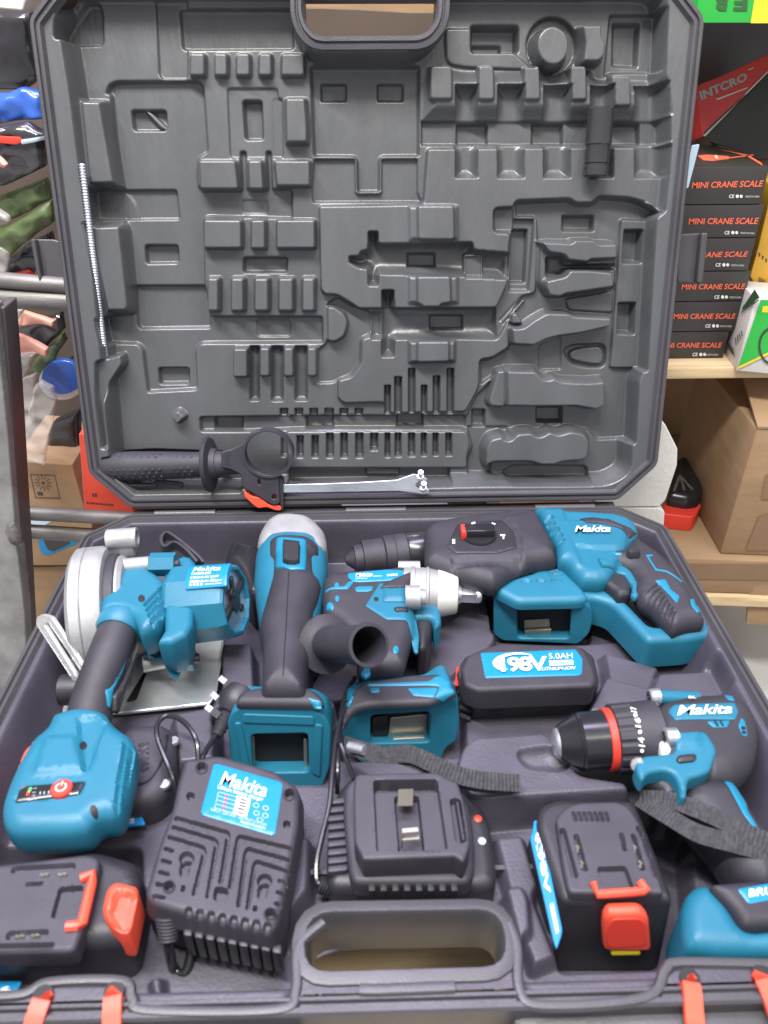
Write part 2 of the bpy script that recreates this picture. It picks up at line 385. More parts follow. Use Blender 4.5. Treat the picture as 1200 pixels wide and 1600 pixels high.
def box3(P, a, b, h, bev=0.):
    """box on corner P with ground edges a, b and height vector h"""
    P, a, b, h = [np.array(x, float) for x in (P, a, b, h)]
    V = [P, P+a, P+a+b, P+b]; V += [v+h for v in V]
    Fc = [[3, 2, 1, 0], [4, 5, 6, 7], [0, 1, 5, 4], [1, 2, 6, 5], [2, 3, 7, 6], [3, 0, 4, 7]]
    if np.cross(a, b)@h < 0: Fc = [f[::-1] for f in Fc]
    if not bev: return np.array(V), Fc
    bm = bmesh.new(); vs = [bm.verts.new(v) for v in V]; [bm.faces.new([vs[i] for i in f]) for f in Fc]
    bmesh.ops.bevel(bm, geom=list(bm.edges), offset=bev, segments=2, affect='EDGES', profile=.5); bm.verts.index_update()
    r = np.array([v.co for v in bm.verts]), [[v.index for v in f.verts] for f in bm.faces]; bm.free(); return r
def frame_box(fr, a0, b0, a1, b1, c0, c1, bev=.0):
    return box3(fr.w(a0, b0, c0), fr.ex*(a1-a0), fr.ey*(b1-b0), fr.en*(c1-c0), bev)
exec_parts = []
# ------------------------------------------------------------------ setting
def structure(name, V, Fc, m):
    o = obj(name, V, Fc, m, None, smooth=False); o['kind'] = 'structure'; return o
FLZ = -.42
structure('floor', [(-3, -2, FLZ), (3, -2, FLZ), (3, 2.2, FLZ), (-3, 2.2, FLZ)], [[0, 1, 2, 3]], M['floor'])
structure('wall', [(-3, 1.3, FLZ), (3, 1.3, FLZ), (3, 1.3, 2.4), (-3, 1.3, 2.4)], [[0, 1, 2, 3]], M['wall'])
bt = thing('wooden_table', (0, -.2, -.100), 'pale pine board table under the open tool case', 'table')
obj('tabletop', *box3((-.26, -.50, -.118), (.55, 0, 0), (0, .48, 0), (0, 0, .022), .002), M['wood'], bt)
for x in (-.24, .25):
    for y in (-.48, -.05): obj('leg', *box3((x, y, FLZ), (.035, 0, 0), (0, .035, 0), (0, 0, .302), .002), M['wood'], bt)
# ------------------------------------------------------------------ tool case
case = thing('tool_case', (0, -.2, -.096), 'large open black plastic tool case, its lid leaning back full of shaped recesses', 'tool case')
def ring(poly, prof, fr, closed_in=False):
    V = []; n = len(poly); Fc = []
    for ins, c in prof:
        p = offset(poly, ins) if ins else poly; V.append(fr.w(p[:, 0], p[:, 1], c))
    for k in range(len(prof)-1):
        for i in range(n): j = (i+1) % n; Fc.append([k*n+i, k*n+j, (k+1)*n+j, (k+1)*n+i])
    return np.concatenate(V), Fc
def hfield(name, fr, outer, inset, base, ops, res, hole, m, parent, rimc, rk=1.):
    p = offset(outer, inset); lo = p.min(0); hi = p.max(0)
    xs = np.arange(lo[0], hi[0]+res, res); ys = np.arange(lo[1], hi[1]+res, res); nx, ny = len(xs), len(ys)
    X, Y = np.meshgrid(xs, ys); H = np.full(X.shape, rimc, float)
    for op in ops:
        lev, ramp, pl = op[:3]; rf = op[3] if len(op) > 3 else .0035
        pp = np.array([fr.hit(u, v, (op[4] if len(op) > 4 else max(lev, -28))/1000) for u, v in pl]); pp = pp if area2(pp) > 0 else pp[::-1]
        pp = fillet(pp, rf); a = pp.min(0); b = pp.max(0)
        i0, i1 = np.searchsorted(xs, (a[0], b[0])); j0, j1 = np.searchsorted(ys, (a[1], b[1]))
        if i1 <= i0 or j1 <= j0: continue
        G = np.stack([X[j0:j1, i0:i1].ravel(), Y[j0:j1, i0:i1].ravel()], 1); d = sdf(pp, G)
        if ramp < 0:      # rounded trough / barrel: quarter-ellipse profile
            k = np.sqrt(np.clip(1-(1-np.clip(d/(-ramp/1000), 0, 1))**2, 0, 1))
        else: x = np.clip(d/(ramp*rk/1000), 0, 1); k = .5*x+.5*sstep(x)
        if op is not ops[0] and lev < -3: k = k*sstep((sdf(outer, G)-.012)/.006)
        h = H[j0:j1, i0:i1].ravel(); H[j0:j1, i0:i1] = (h+(lev/1000-h)*k).reshape(j1-j0, i1-i0)
    # moulded corners are never razor sharp
    for _ in range(1):
        H[1:-1, 1:-1] = .5*H[1:-1, 1:-1]+.125*(H[:-2, 1:-1]+H[2:, 1:-1]+H[1:-1, :-2]+H[1:-1, 2:])
    G = np.stack([X.ravel(), Y.ravel()], 1); keep = sdf(p, G) > 0
    if hole is not None: keep &= sdf(hole, G) < -.002
    W_ = fr.w(G[:, 0], G[:, 1], H.ravel()); idx = np.arange(nx*ny).reshape(ny, nx); kg = keep.reshape(ny, nx)
    ok = kg[:-1, :-1] & kg[1:, :-1] & kg[:-1, 1:] & kg[1:, 1:]
    Fc = np.stack([idx[:-1, :-1], idx[:-1, 1:], idx[1:, 1:], idx[1:, :-1]], -1)[ok]
    used = np.unique(Fc); rm = np.full(nx*ny, -1); rm[used] = np.arange(len(used))
    return obj(name, W_[used], rm[Fc].tolist(), m, parent, ang=180)
HW = .28; CH = .036
def octo(y0, y1, x=HW, c=CH): return np.array([(-x+c, y0), (x-c, y0), (x, y0+c), (x, y1-c), (x-c, y1), (-x+c, y1), (-x, y1-c), (-x, y0+c)])
lid_out = fillet(octo(.004, DEP), .006); tray_out = fillet(octo(-DEP, -.003), .006)
RIM = [(.006, -.105), (.001, -.02), (0, -.012), (0, -.0015), (.0012, 0), (.0036, 0), (.0044, -.0022), (.006, -.0022), (.0068, .0002), (.0085, .0002), (.0100, -.003), (.012, -.006)]
# ---- lid
T1, T2, T3, T4, T5, T6, T7, T8, T9 = ('T%d' % i for i in range(1, 10))
FLOORPX = [(80, -25), (100, 73), (112, 147), (130, 297), (147, 430), (160, 560), (172, 700), (176, 735), (205, 764), (950, 757), (985, 735), (985, 690), (993, 573), (1014, 343), (1034, 283), (1040, 226), (1037, 123), (1042, -25)]
BR = q(T1, [(248, 440), (262, 392), (300, 374), (690, 372), (715, 400), (738, 712), (690, 738), (685, 775)], T2, [(690, 38), (1132, 40), (1135, 188), (715, 178), (722, 490), (745, 640), (1275, 640)],
       T5, [(138, 710)], T3, [(1125, 52), (550, 55), (528, 80), (538, 272), (295, 285), (270, 80), (250, 58), (115, 55)], T2, [(245, 690), (240, 640), (375, 630), (360, 400), (330, 195), (318, 30)], T1, [(315, 880), (270, 440)])
UP = q(T4, [(680, 690)], T7, [(1020, 682)], T8, [(948, 10), (930, 165), (870, 115), (790, 92), (650, 82), (620, 115), (540, 117), (510, 95), (262, 105), (250, 135), (160, 140), (160, 245), (240, 250), (230, 340), (225, 490), (180, 590)],
       T5, [(945, 548), (300, 552), (270, 530), (200, 487), (140, 485), (120, 460), (110, 60), (600, 52)])
UP2 = q(T5, [(312, 690), (360, 672), (950, 688), (1000, 600)], T8, [(228, 640), (230, 790), (150, 840), (92, 850)], T9, [(90, 190)], T6, [(735, 225), (685, 314), (300, 322), (300, 270), (110, 275), (80, 250), (80, 160)], T5, [(265, 865), (308, 805)])
RR = q(T8, [(255, 108), (510, 97), (540, 120), (620, 118), (650, 85), (790, 95), (870, 120), (920, 160), (878, 185), (850, 500), (818, 890)], T9, [(800, 150), (785, 440), (640, 447), (600, 400), (100, 400), (0, 400)], T6, [(690, 320), (735, 230), (830, 135)],
       T9, [(92, 190), (92, 68)], T8, [(92, 850), (150, 838), (230, 790), (230, 640), (280, 545), (350, 530), (358, 270), (352, 180), (255, 180)])
bank = q(T4, [(655, 560), (680, 300), (790, 312)], T7, [(80, 322), (400, 318), (480, 355), (600, 310), (692, 310), (700, 360), (1005, 370), (1030, 560), (-110, 560)])
teeth = [q(T7, [(-88, 300), (25, 300), (25, 470), (-88, 470)]), q(T7, rect(138, 300, 222, 472)), q(T7, rect(352, 300, 437, 472)), q(T7, rect(570, 300, 655, 472)), q(T7, rect(762, 345, 862, 500))]
ops = [(-30, 16, FLOORPX, .02, -12), (-37, 4, BR),
       (-36, 3, q(T1, [(60, 15), (225, 10), (240, 60), (245, 200), (230, 215), (60, 218)])), (-33.5, 2, q(T1, [(482, -60), (640, -60), (640, 372), (515, 370), (500, 345)])),
       (-38, 4, q(T1, [(590, 30), (1140, 30), (1140, 232), (640, 235), (605, 225)]))]
for x0, x1 in ((645, 722), (760, 828), (862, 934), (968, 1036), (1074, 1190)): ops.append((-21, 3.6, q(T1, rect(x0-3, 240, x1+3, 362))))
ops += [(-45, 3, q(T1, [(358, 505), (530, 505), (536, 608), (370, 608)])), (-39, 2, q(T1, [(415, 508), (450, 508), (535, 590), (535, 606), (500, 600)])),
        (-32.5, 2, q(T1, [(820, 408), (1062, 408), (1090, 742), (835, 742)])), (-42, 4, q(T1, [(890, 463), (988, 463), (995, 655), (903, 655)])),
        (-13, 10, q(T1, [(112, 447), (245, 450), (318, 880), (160, 885)]))]
for pl in ([(683, 743), (868, 743), (885, 895), (690, 895)], [(913, 743), (992, 743), (1003, 895), (920, 895)], [(1036, 743), (1220, 743), (1220, 880), (1050, 880)]): ops.append((-19, 4, q(T1, pl)))
for pl in ([(878, 703), (914, 703), (920, 930), (890, 930)], [(1000, 703), (1032, 703), (1042, 930), (1012, 930)]): ops.append((-37, 3, q(T1, pl)))
ops += [(-17, 6, q(T4, [(5, 445), (120, 445), (132, 600), (130, 680), (10, 680)])), (-33, 2, q(T4, [(-50, 455), (5, 455), (10, 740), (-40, 740)])),
        (-42, 3, q(T2, [(185, 45), (580, 42), (597, 190), (200, 192)])), (-40.5, 2, q(T2, [(185, 50), (340, 55), (380, 110), (405, 190), (200, 190)])),
        (-13, 11, q(T2, [(150, 200), (325, 193), (342, 225), (382, 600), (368, 638), (245, 640)])), (-45, 3.2, q(T2, [(424, 304), (586, 304), (593, 397), (430, 399)])),
        (-43, 4, q(T2, [(375, 495), (722, 495), (746, 705), (405, 710), (388, 690)])),
        (-39, 1.2, q(T2, [(955, 660), (1118, 660), (1120, 742), (958, 742)])), (-38.6, 1.2, q(T2, [(882, 92), (1012, 92), (1014, 162), (888, 162)]))]
for pl in (rect(706, 182, 898, 332), rect(928, 182, 1010, 334), rect(1048, 182, 1243, 332)): ops.append((-18, 4.2, q(T2, pl)))
ops.append((-39, 4, q(T2, rect(895, 362, 1110, 442))))
for x0, x1 in ((722, 792), (833, 910), (943, 1026), (1056, 1142), (1168, 1243)): ops.append((-17, 5, q(T2, rect(x0, 455, x1, 628))))
ops += [(-45, 3.5, q(T3, [(338, 166), (490, 166), (493, 249), (345, 251)])), (-12, 4, q(T3, [(65, 128), (180, 95), (190, 150), (130, 240), (105, 330), (128, 540), (60, 540)])),
        (-18, 4, q(T3, [(400, 396), (440, 354), (488, 396), (440, 441)]), .004), (-17, 4, q(T3, rect(695, 68, 776, 216)))]
for pl in ((778, 64, 826, 322), (880, 64, 938, 324), (990, 64, 1052, 322)): ops.append((-38, -5, q(T3, rect(*pl)), .002))
ops += [(-19, 3, q(T3, rect(822, 66, 878, 210))), (-19, 3, q(T3, rect(935, 66, 990, 210))), (-19, 3, q(T3, rect(1045, 66, 1098, 210)))]
ops += [(-34, 2.5, q(T5, [(110, 735), (110, 770), (105, 900), (175, 900), (265, 860), (308, 800), (312, 688), (360, 668), (360, 560), (270, 532), (200, 490), (150, 520), (150, 705)])),
        (-23, 4, q(T5, [(148, 530), (185, 530), (240, 565), (258, 615), (240, 680), (195, 710), (150, 705)])),
        (-21, 3.2, UP), (-24, 3, UP2), (-35, 3.5, RR),
        (-37, 4, q(T3, [(540, 393), (780, 390)], T6, [(0, 325), (690, 325), (690, 395), (0, 395)], T3, [(760, 470), (545, 470)]))]
for pl in (q(T3, rect(606, 398, 746, 462)), q(T3, rect(1040, 393, 1176, 455)), q(T6, rect(357, 322, 490, 390))): ops.append((-44, 4, pl, .002))
for x in (920, 990, 1060, 1135): ops.append((-37, 2, q(T3, rect(x, 356, x+40, 396)), .001))
for x in (20, 92, 162): ops.append((-37, 2, q(T6, rect(x, 296, x+40, 332)), .001))
ops.append((-39, 5, q(T3, [(85, 560), (330, 545), (760, 560), (760, 770), (200, 770)])))
for pl in ((301, 183, 332, 325), (348, 143, 384, 325), (413, 104, 447, 325), (473, 183, 502, 325), (528, 139, 562, 325), (593, 104, 627, 325)): ops.append((-35, 2.2, q(T6, rect(*pl)), .001))
ops += [(-44, 4, q(T9, rect(53, 302, 122, 416)), .002), (-45, 5, q(T9, rect(358, 290, 487, 371)), .002),
        (-20, 6, q(T9, [(165, 110), (240, 104), (212, 300), (130, 295), (118, 262)])), (-12, 8, q(T9, [(205, 104), (360, 106), (402, 150), (440, 135), (480, 155), (600, 160), (692, 152), (694, 288), (640, 318), (540, 300), (360, 302), (205, 300)])),
        (-27, 2, q(T6, [(-160, 402), (690, 402), (705, 470), (690, 520), (690, 575), (-160, 575)]))]
for x0, x1, y1 in ((28, 63, 527), (95, 131, 527), (165, 204, 527), (235, 273, 492), (303, 331, 524), (350, 383, 522), (413, 447, 520), (473, 501, 518), (528, 556, 517), (588, 620, 517)): ops.append((-37, 3, q(T6, rect(x0, 408, x1, y1)), .001))
for x in (925, 1000, 1070, 1142): ops.append((-37, 3, q(T3, rect(x, 480, x+34, 586)), .001))
ops += [(-38, 4, q(T6, [(-150, 577), (612, 570), (616, 636), (-150, 650)])), (-33, 4, q(T6, rect(210, 575, 378, 615))), (-37, 4, q(T6, [(690, 395), (712, 475), (690, 530), (688, 606), (806, 606), (806, 540), (768, 475), (790, 425), (890, 412), (890, 380), (690, 380)])),
        (-13, 9, q(T9, [(100, 480), (130, 425), (200, 410), (225, 435), (260, 398), (340, 393), (370, 415), (420, 385), (460, 405), (520, 383), (595, 403), (622, 440), (612, 552), (480, 562), (440, 577), (370, 577), (330, 562), (150, 562), (118, 600), (100, 560)]), .012),
        (-36, 3.5, q(T9, [(195, 590), (240, 560), (600, 562), (600, 632), (230, 632), (198, 612)]), .006)]
ops += [(-40, -11, q(T5, [(255, 300), (300, 300), (312, 275), (343, 270), (345, 184), (392, 184), (396, 242), (832, 235), (840, 270), (1012, 285), (1006, 412), (890, 405), (790, 396), (396, 385), (394, 440), (345, 440), (343, 362), (300, 356), (255, 330)]), .002),
        (-41, -11, q(T5, [(408, 458), (467, 458), (471, 543), (945, 540), (952, 682), (471, 690), (469, 772), (408, 772)]), .002), (-36, -8, q(T5, rect(358, 562, 412, 690)), .001),
        (-46, 4, q(T5, rect(528, 283, 668, 356)), .001), (-31, 2, q(T5, rect(795, 288, 888, 404)), .002), (-34, 2, q(T5, rect(800, 300, 880, 398)), .002), (-47, 4, q(T5, rect(634, 577, 800, 651)), .001),
        (-17, 8, q(T5, [(527, 55), (776, 55), (778, 225), (760, 233), (530, 236)])), (-17, 8, q(T5, [(527, 385), (776, 385), (778, 528), (600, 546), (590, 534), (527, 530)])), (-17, 8, q(T5, [(527, 690), (766, 690), (764, 806), (530, 812)])),
        (-10, 4, q(T5, [(572, 55), (756, 55), (758, 222), (740, 232), (575, 230)])), (-10, 4, q(T5, [(570, 388), (738, 388), (742, 525), (690, 532), (690, 546), (600, 546), (590, 534), (572, 528)])), (-10, 4, q(T5, [(572, 694), (734, 694), (732, 802), (570, 806)])),
        (-36, 4, q(T5, [(1020, 122), (1132, 122), (1105, 470), (1003, 470)]), .002), (-45, 3, q(T5, [(1022, 172), (1103, 172), (1090, 430), (1012, 430)]), .002), (-32, 3, q(T5, rect(937, 78, 1032, 186)), .002)]
for a, b in (((953, 605), (1058, 488)), ((972, 618), (1075, 500))): ops.append((-31, 1.8, q(T5, [a, b, (b[0]+14, b[1]+8), (a[0]+14, a[1]+8)]), .001))
ops += [(-30, 3, q(T8, [(752, 183), (878, 188), (838, 890), (700, 890), (728, 500)])), (-44, 5, q(T8, [(768, 233), (862, 233), (850, 397), (758, 397)]), .002), (-44, 5, q(T8, [(740, 576), (828, 576), (820, 732), (733, 728)]), .002),
        (-44, 6, q(T8, rect(480, 163, 637, 247)), .002),
        (-26, 8, q(T8, [(355, 280), (740, 285), (740, 520), (480, 560), (400, 560), (355, 500)]), .01), (-38, -7, q(T8, [(395, 360), (480, 360), (485, 400), (730, 395), (735, 425), (490, 425), (480, 460), (395, 460)])),
        (-14, 5, q(T8, [(358, 283), (520, 290), (532, 274), (632, 274), (650, 296), (742, 294), (746, 380), (612, 385), (600, 398), (500, 388), (482, 362), (408, 352)])),
        (-14, 5, q(T8, [(395, 470), (490, 448), (510, 418), (605, 418), (722, 430), (730, 512), (490, 547), (470, 560), (410, 556), (392, 510)])),
        (-14, 6, q(T8, [(228, 688), (290, 688), (340, 650), (400, 616), (510, 618), (540, 632), (718, 640), (716, 700), (560, 735), (460, 748), (405, 762), (345, 792), (238, 785)])),
        (-25, 3, q(T8, [(236, 630), (268, 622), (300, 680), (236, 684)])),
        (-40, 3, q(T8, [(482, 800), (530, 775), (697, 768), (692, 890), (600, 892), (515, 872)]), .01), (-35, 3, q(T8, [(512, 812), (560, 792), (682, 780), (682, 878), (600, 872), (520, 852)]), .01), (-37, 2, q(T8, [(370, 780), (480, 740), (480, 900), (370, 900)])), (-32, 2, q(T8, [(492, 560), (725, 520), (720, 628), (510, 616)]))]
ops += [(-38, 5, q(T4, [(128, 300), (652, 300), (650, 735), (466, 737), (466, 905), (350, 905), (346, 738), (145, 735)]), .003), (-35, 2, q(T4, [(150, 742), (346, 742), (350, 905), (466, 905), (466, 742), (640, 742), (640, 900)], T5, [(600, 48), (85, 50), (78, 0)]), .002),
        (-43, 3.5, q(T4, rect(178, 379, 306, 470)), .002), (-43, 3.5, q(T4, rect(446, 379, 576, 470)), .002),
        (-20, 22, bank, .004)]
for pl in teeth: ops.append((-16, 3, pl))
ops += [(-27, 2, q(T4, [(765, 130), (960, 130), (1190, 330), (870, 318), (790, 305), (768, 275)])), (-44, 6, q(T7, rect(103, 112, 336, 252)), .004), (-48, 4, q(T7, rect(118, 190, 262, 246)), .002),
        (-37, 3, [(700+(490+124*math.cos(t))/3, (215+142*math.sin(t))/3) for t in np.linspace(0, 6.283, 25)[:-1]], .001), (-10, 7, [(700+(492+92*math.cos(t))/3, (212+112*math.sin(t))/3) for t in np.linspace(0, 6.283, 25)[:-1]], .001),
        (-36, 4, q(T7, [(760, 60), (990, 60), (975, 362), (940, 345), (770, 345), (730, 365)])), (-44, 6, q(T7, [(782, 92), (918, 92), (905, 312), (778, 308)]), .002), (-11, 6, q(T7, [(615, 102), (735, 98), (737, 175), (755, 200), (748, 268), (712, 302), (620, 302), (632, 200)]))]
for x0, x1 in ((28, 138), (224, 354), (438, 570), (655, 768), (862, 995)): ops.append((-34, -9, q(T7, rect(x0+2, 404, x1-2, 838)), .001))
ops += [(-36, 4, q(T7, [(-130, 562), (1000, 562), (1000, 684), (-130, 684)]), .002)]
for x0, x1 in ((40, 194), (398, 552), (765, 914)): ops.append((-43, 4, q(T7, rect(x0, 572, x1, 678)), .002))
HOLE_L = q(T4, [(100, -160), (100, 60), (118, 120), (155, 160), (190, 168), (640, 165), (680, 150), (715, 105), (728, 60), (735, -160)])
HAND_L = q(T4, [(62, -260), (65, 80), (90, 140), (150, 200), (200, 215), (630, 212), (690, 195), (745, 130), (765, 70), (770, -260)])
ops.append((-1.5, 8, q(T4, [(30, -300), (40, 110), (80, 220), (150, 285), (640, 280), (730, 200), (790, 90), (800, -300)]), .02, -14))
def fpoly(px, fr, c=0., r=.008):
    p = np.array([fr.hit(u, v, c) for u, v in px]); p = p if area2(p) > 0 else p[::-1]; return fillet(p, r)
hl = fpoly(HOLE_L, LD)
lid = obj('lid', *join([ring(lid_out, [(.006, -.075)]+RIM[1:], LD)]), M['rim'], case, ang=25)
# back skin of the lid follows the ring, closing it from behind
lid_pan = hfield('lid_insert', LD, lid_out, .0095, -.03, ops, .00075, hl, M['case'], lid, -.004, .55)
o = obj('lid_handle', *ring(offset(hl, -.011), [(0, -.004), (.0008, .0006), (.004, .0012), (.005, -.0008), (.006, -.0008), (.007, .0014), (.0095, .0014), (.0110, -.001), (.0112, -.034)], LD), M['rim'], lid, ang=30)
# ---- tray
HOLE_T = [(482, 1430), (781, 1425), (791, 1508), (476, 1517)]
ht = fpoly(HOLE_T, TR, 0, .016); ht = densify(ht, .002)
FRONT = [(-400, 1535), (40, 1538), (75, 1521), (200, 1520), (216, 1558), (238, 1570), (428, 1566), (450, 1540), (456, 1472), (500, 1428), (530, 1420), (745, 1406), (790, 1425), (815, 1470), (822, 1535), (850, 1557), (1005, 1545), (1030, 1505), (1060, 1491), (1210, 1494), (1700, 1494), (1700, 1800), (-400, 1800)]
inner = octo(-DEP+.014, -.02, HW-.014, CH-.005)
inpx = None
tops = []
def tray_ops():
    # levels in mm below the rim; outlines traced at the given height
    return [(-45, 16, TRAYPX, .02, -1), (-53, 6, [(120, 880), (560, 850), (1040, 880), (1130, 1000), (700, 1030), (560, 1100), (100, 1100)], .01, -50), (-40, 4, [(550, 842), (760, 838), (770, 856), (560, 862)], .004, -40),
            (-40, 4, [(600, 1040), (720, 960), (760, 930), (780, 1010), (640, 1120)], .01, -45),
            (-17, 7, [(700, 1195), (712, 1160), (735, 1142), (852, 1134), (866, 1145), (900, 1158), (905, 1200), (985, 1212), (1003, 1245), (962, 1247), (818, 1256), (760, 1262), (720, 1250)], .006, -17),
            (-26, -14, [(803, 1172), (862, 1162), (900, 1190), (880, 1206), (820, 1200)], .01, -17),
            (-34, 5, [(765, 1300), (822, 1296), (850, 1385), (840, 1400), (880, 1500), (830, 1520), (800, 1440)], .004, -34), (-26, 4, [(782, 1380), (818, 1375), (832, 1400), (836, 1455), (822, 1468), (812, 1500)], .004, -26),
            (-26, 5, [(458, 1300), (492, 1296), (490, 1390), (455, 1440), (445, 1470), (440, 1400)], .004, -26), (-34, 4, [(225, 1520), (258, 1515), (262, 1560), (232, 1562)], .004, -34),
            (-24, 6, [(940, 1050), (1130, 1040), (1160, 1090), (1000, 1120), (905, 1118)], .008, -24), (-36, 5, [(1000, 1255), (1060, 1300), (1090, 1400), (1050, 1440), (1040, 1330)], .008, -36), (-30, 5, [(340, 1000), (400, 1000), (405, 1080), (340, 1085)], .006, -30),
            (-30, 6, [(260, 1110), (340, 1095), (345, 1190), (270, 1200)], .006, -30), (-32, 6, [(935, 1010), (1040, 1040), (1020, 1090), (945, 1070)], .006, -32),
            (-66, 4, [(336, 1110), (530, 1110), (532, 1235), (340, 1235)], .006, -50), (-66, 4, [(520, 1090), (728, 1075), (730, 1190), (530, 1198)], .006, -50), (-64, 4, [(758, 930), (930, 940), (925, 1004), (765, 1004)], .006, -50),
            (-76, 4, [(842, 1290), (1075, 1290), (1095, 1520), (868, 1528)], .006, -50), (-62, 4, [(-80, 1330), (225, 1330), (232, 1492), (-80, 1500)], .006, -50),
            (-1.2, 6, FRONT, .012, 0)]
TRAYPX = [tuple(x) for x in inner]
class _P:  # plan coordinates instead of pixels for the tray floor outline
    pass
def hf_tray():
    O = tray_ops(); out = []
    for op in O: out.append(op)
    return out
def plan_px(ab, c=-.001):
    r = []
    for a, b in ab:
        d = np.array([a, b, c])-CP; z = d@F_; r.append((600+FPX*(d@R_)/z, 800-FPX*(d@U_)/z))
    return r
TRAYPX = plan_px(inner)
tray = obj('tray', *ring(tray_out, [(.004, -.03)]+RIM[1:], TR), M['rim'], case, ang=25)
hfield('tray_insert', TR, tray_out, .0095, -.05, tray_ops(), .00095, ht, M['tray'], tray, -.004)
obj('tray_handle', *ring(offset(ht, -.0085), [(0, -.003), (.001, .0004), (.0045, .0012), (.0072, .0012), (.0085, -.001), (.0089, -.036)], TR), M['rim'], tray, ang=30)
# raised lip that runs along the front edge between pockets and rim
lipc = catmull([TR.p(u, v, .0) for u, v in [(-20, 1556), (38, 1552), (78, 1534), (190, 1532), (206, 1560), (232, 1578), (432, 1577), (462, 1548), (466, 1478), (505, 1440)]], 6)
obj('tray_lip', *sweep(lipc+np.array([0, 0, .0006]), [(-.0030, -.002), (-.0020, .0003), (0, .0009), (.0020, .0003), (.0030, -.002)]), M['rim'], tray)
lipc = catmull([TR.p(u, v, .0) for u, v in [(795, 1442), (808, 1478), (812, 1545), (848, 1570), (1008, 1558), (1040, 1515), (1065, 1503), (1210, 1506)]], 6)
obj('tray_lip', *sweep(lipc+np.array([0, 0, .0006]), [(-.0030, -.002), (-.0020, .0003), (0, .0009), (.0020, .0003), (.0030, -.002)]), M['rim'], tray)
S0 = PlaneS(TR, 0)
obj('handle_rib', *sweep(catmull([TR.p(u, v, .001) for u, v in [(562, 1546), (600, 1546), (700, 1542), (708, 1542)]], 5), [(.003*math.cos(t), .0018*math.sin(t)) for t in np.linspace(0, 6.283, 9)[:-1]]), M['rim'], tray)
# base shell bulging past the rim either side of the handle
for u0, u1 in ((-400, 470), (800, 1650)):
    a, b = TR.hit(u0, 1595, -.01)[0], TR.hit(u1, 1595, -.01)[0]
    obj('front_wall', *box3((a, -DEP-.012, -.104), (b-a, 0, 0), (0, .03, 0), (0, 0, .094), .006), M['rim'], tray)
for V_ in (box3((-HW+.004, -DEP+.03, -.095), (.004, 0, 0), (0, DEP-.08, 0), (0, 0, .07)), box3((HW-.008, -DEP+.03, -.095), (.004, 0, 0), (0, DEP-.08, 0), (0, 0, .07)), box3((-HW+.03, -.012, -.095), (2*HW-.06, 0, 0), (0, .004, 0), (0, 0, .07)), box3((-.066, -.366, -.095), (.172, 0, 0), (0, .003, 0), (0, 0, .06))):
    obj('shell_wall', *V_, M['rim'], tray)
# latches
FR_ = VY(-DEP-.013)
for nm, dx in (('left', 0), ('right', 1)):
    L = thing('x', (0, 0, 0), '', '') if False else None
for U in ([(66, 1562), (178, 1556)], [(1078, 1535), (1192, 1530)]):
    V = []; sec = [(-.0045, -.0016), (.0045, -.0016), (.0045, .0016), (-.0045, .0016)]
    for (u, v), sg in zip(U, (-1, 1)):
        p = TR.p(u, v, .002); f = np.array([p[0]+sg*.004, -DEP-.017, -.006])
        V.append(sweep(catmull([p+np.array([0, .003, -.010]), p+np.array([0, -.001, .0002]), p*.4+f*.6+np.array([0, 0, -.0005]), f, f+np.array([sg*.003, 0, -.03])], 4), sec, (0, -.55, .83)))
    a = np.array([TR.p(*U[0], .002)[0]-.008, -DEP-.0195, -.016]); b = np.array([TR.p(*U[1], .002)[0]+.008, -DEP-.0195, -.016])
    V.append(box3(a, b-a, (0, .005, 0), (0, 0, .006), .001)); V.append(box3((a[0]+.006, -DEP-.020, -.050), (b[0]-a[0]-.012, 0, 0), (0, .006, 0), (0, 0, .024), .002))
    obj('latch', *join(V), M['orange'], case)
    for (u, v) in U:
        p = TR.p(u, v-8, .0012)
        obj('latch_slot_shade', *lathe(p-np.array([0, 0, .001]), p+np.array([0, 0, .0012]), [(0, .0052), (.0009, .0052)], 16), M['dark'], tray)  # flat dark disc carries the shade of the slot in its colour
# side catches of the lid
for px in (q('B1', [(165, 1298), (288, 1300), (322, 1310), (360, 1585), (212, 1568)]), q(T8, [(1020, 258), (1160, 250), (1132, 490), (1015, 482)])):
    plate('lid_catch', px, [], LD, -.030, .004, M['rim'], lid, bev=.0012)
px = q('B1', [(172, 1300), (188, 1300), (232, 1566), (214, 1562)]); plate('lid_catch_lip', px, [], LD, -.022, .011, M['rim'], lid, bev=.0015)
px = q(T8, [(1130, 252), (1160, 250), (1134, 490), (1108, 486)]); plate('lid_catch_lip', px, [], LD, -.022, .011, M['rim'], lid, bev=.0015)
# hinge knuckles
obj('hinge_strip', *box3((-.243, -.010, -.016), (.486, 0, 0), (0, .022, 0), (0, 0, .0125), .002), M['rim'], case)
for x in (-.19, 0, .19): obj('hinge', *lathe((x-.03, .0005, -.004), (x+.03, .0005, -.004), [(0, .004), (.06, .004)], 12), M['rim'], case)
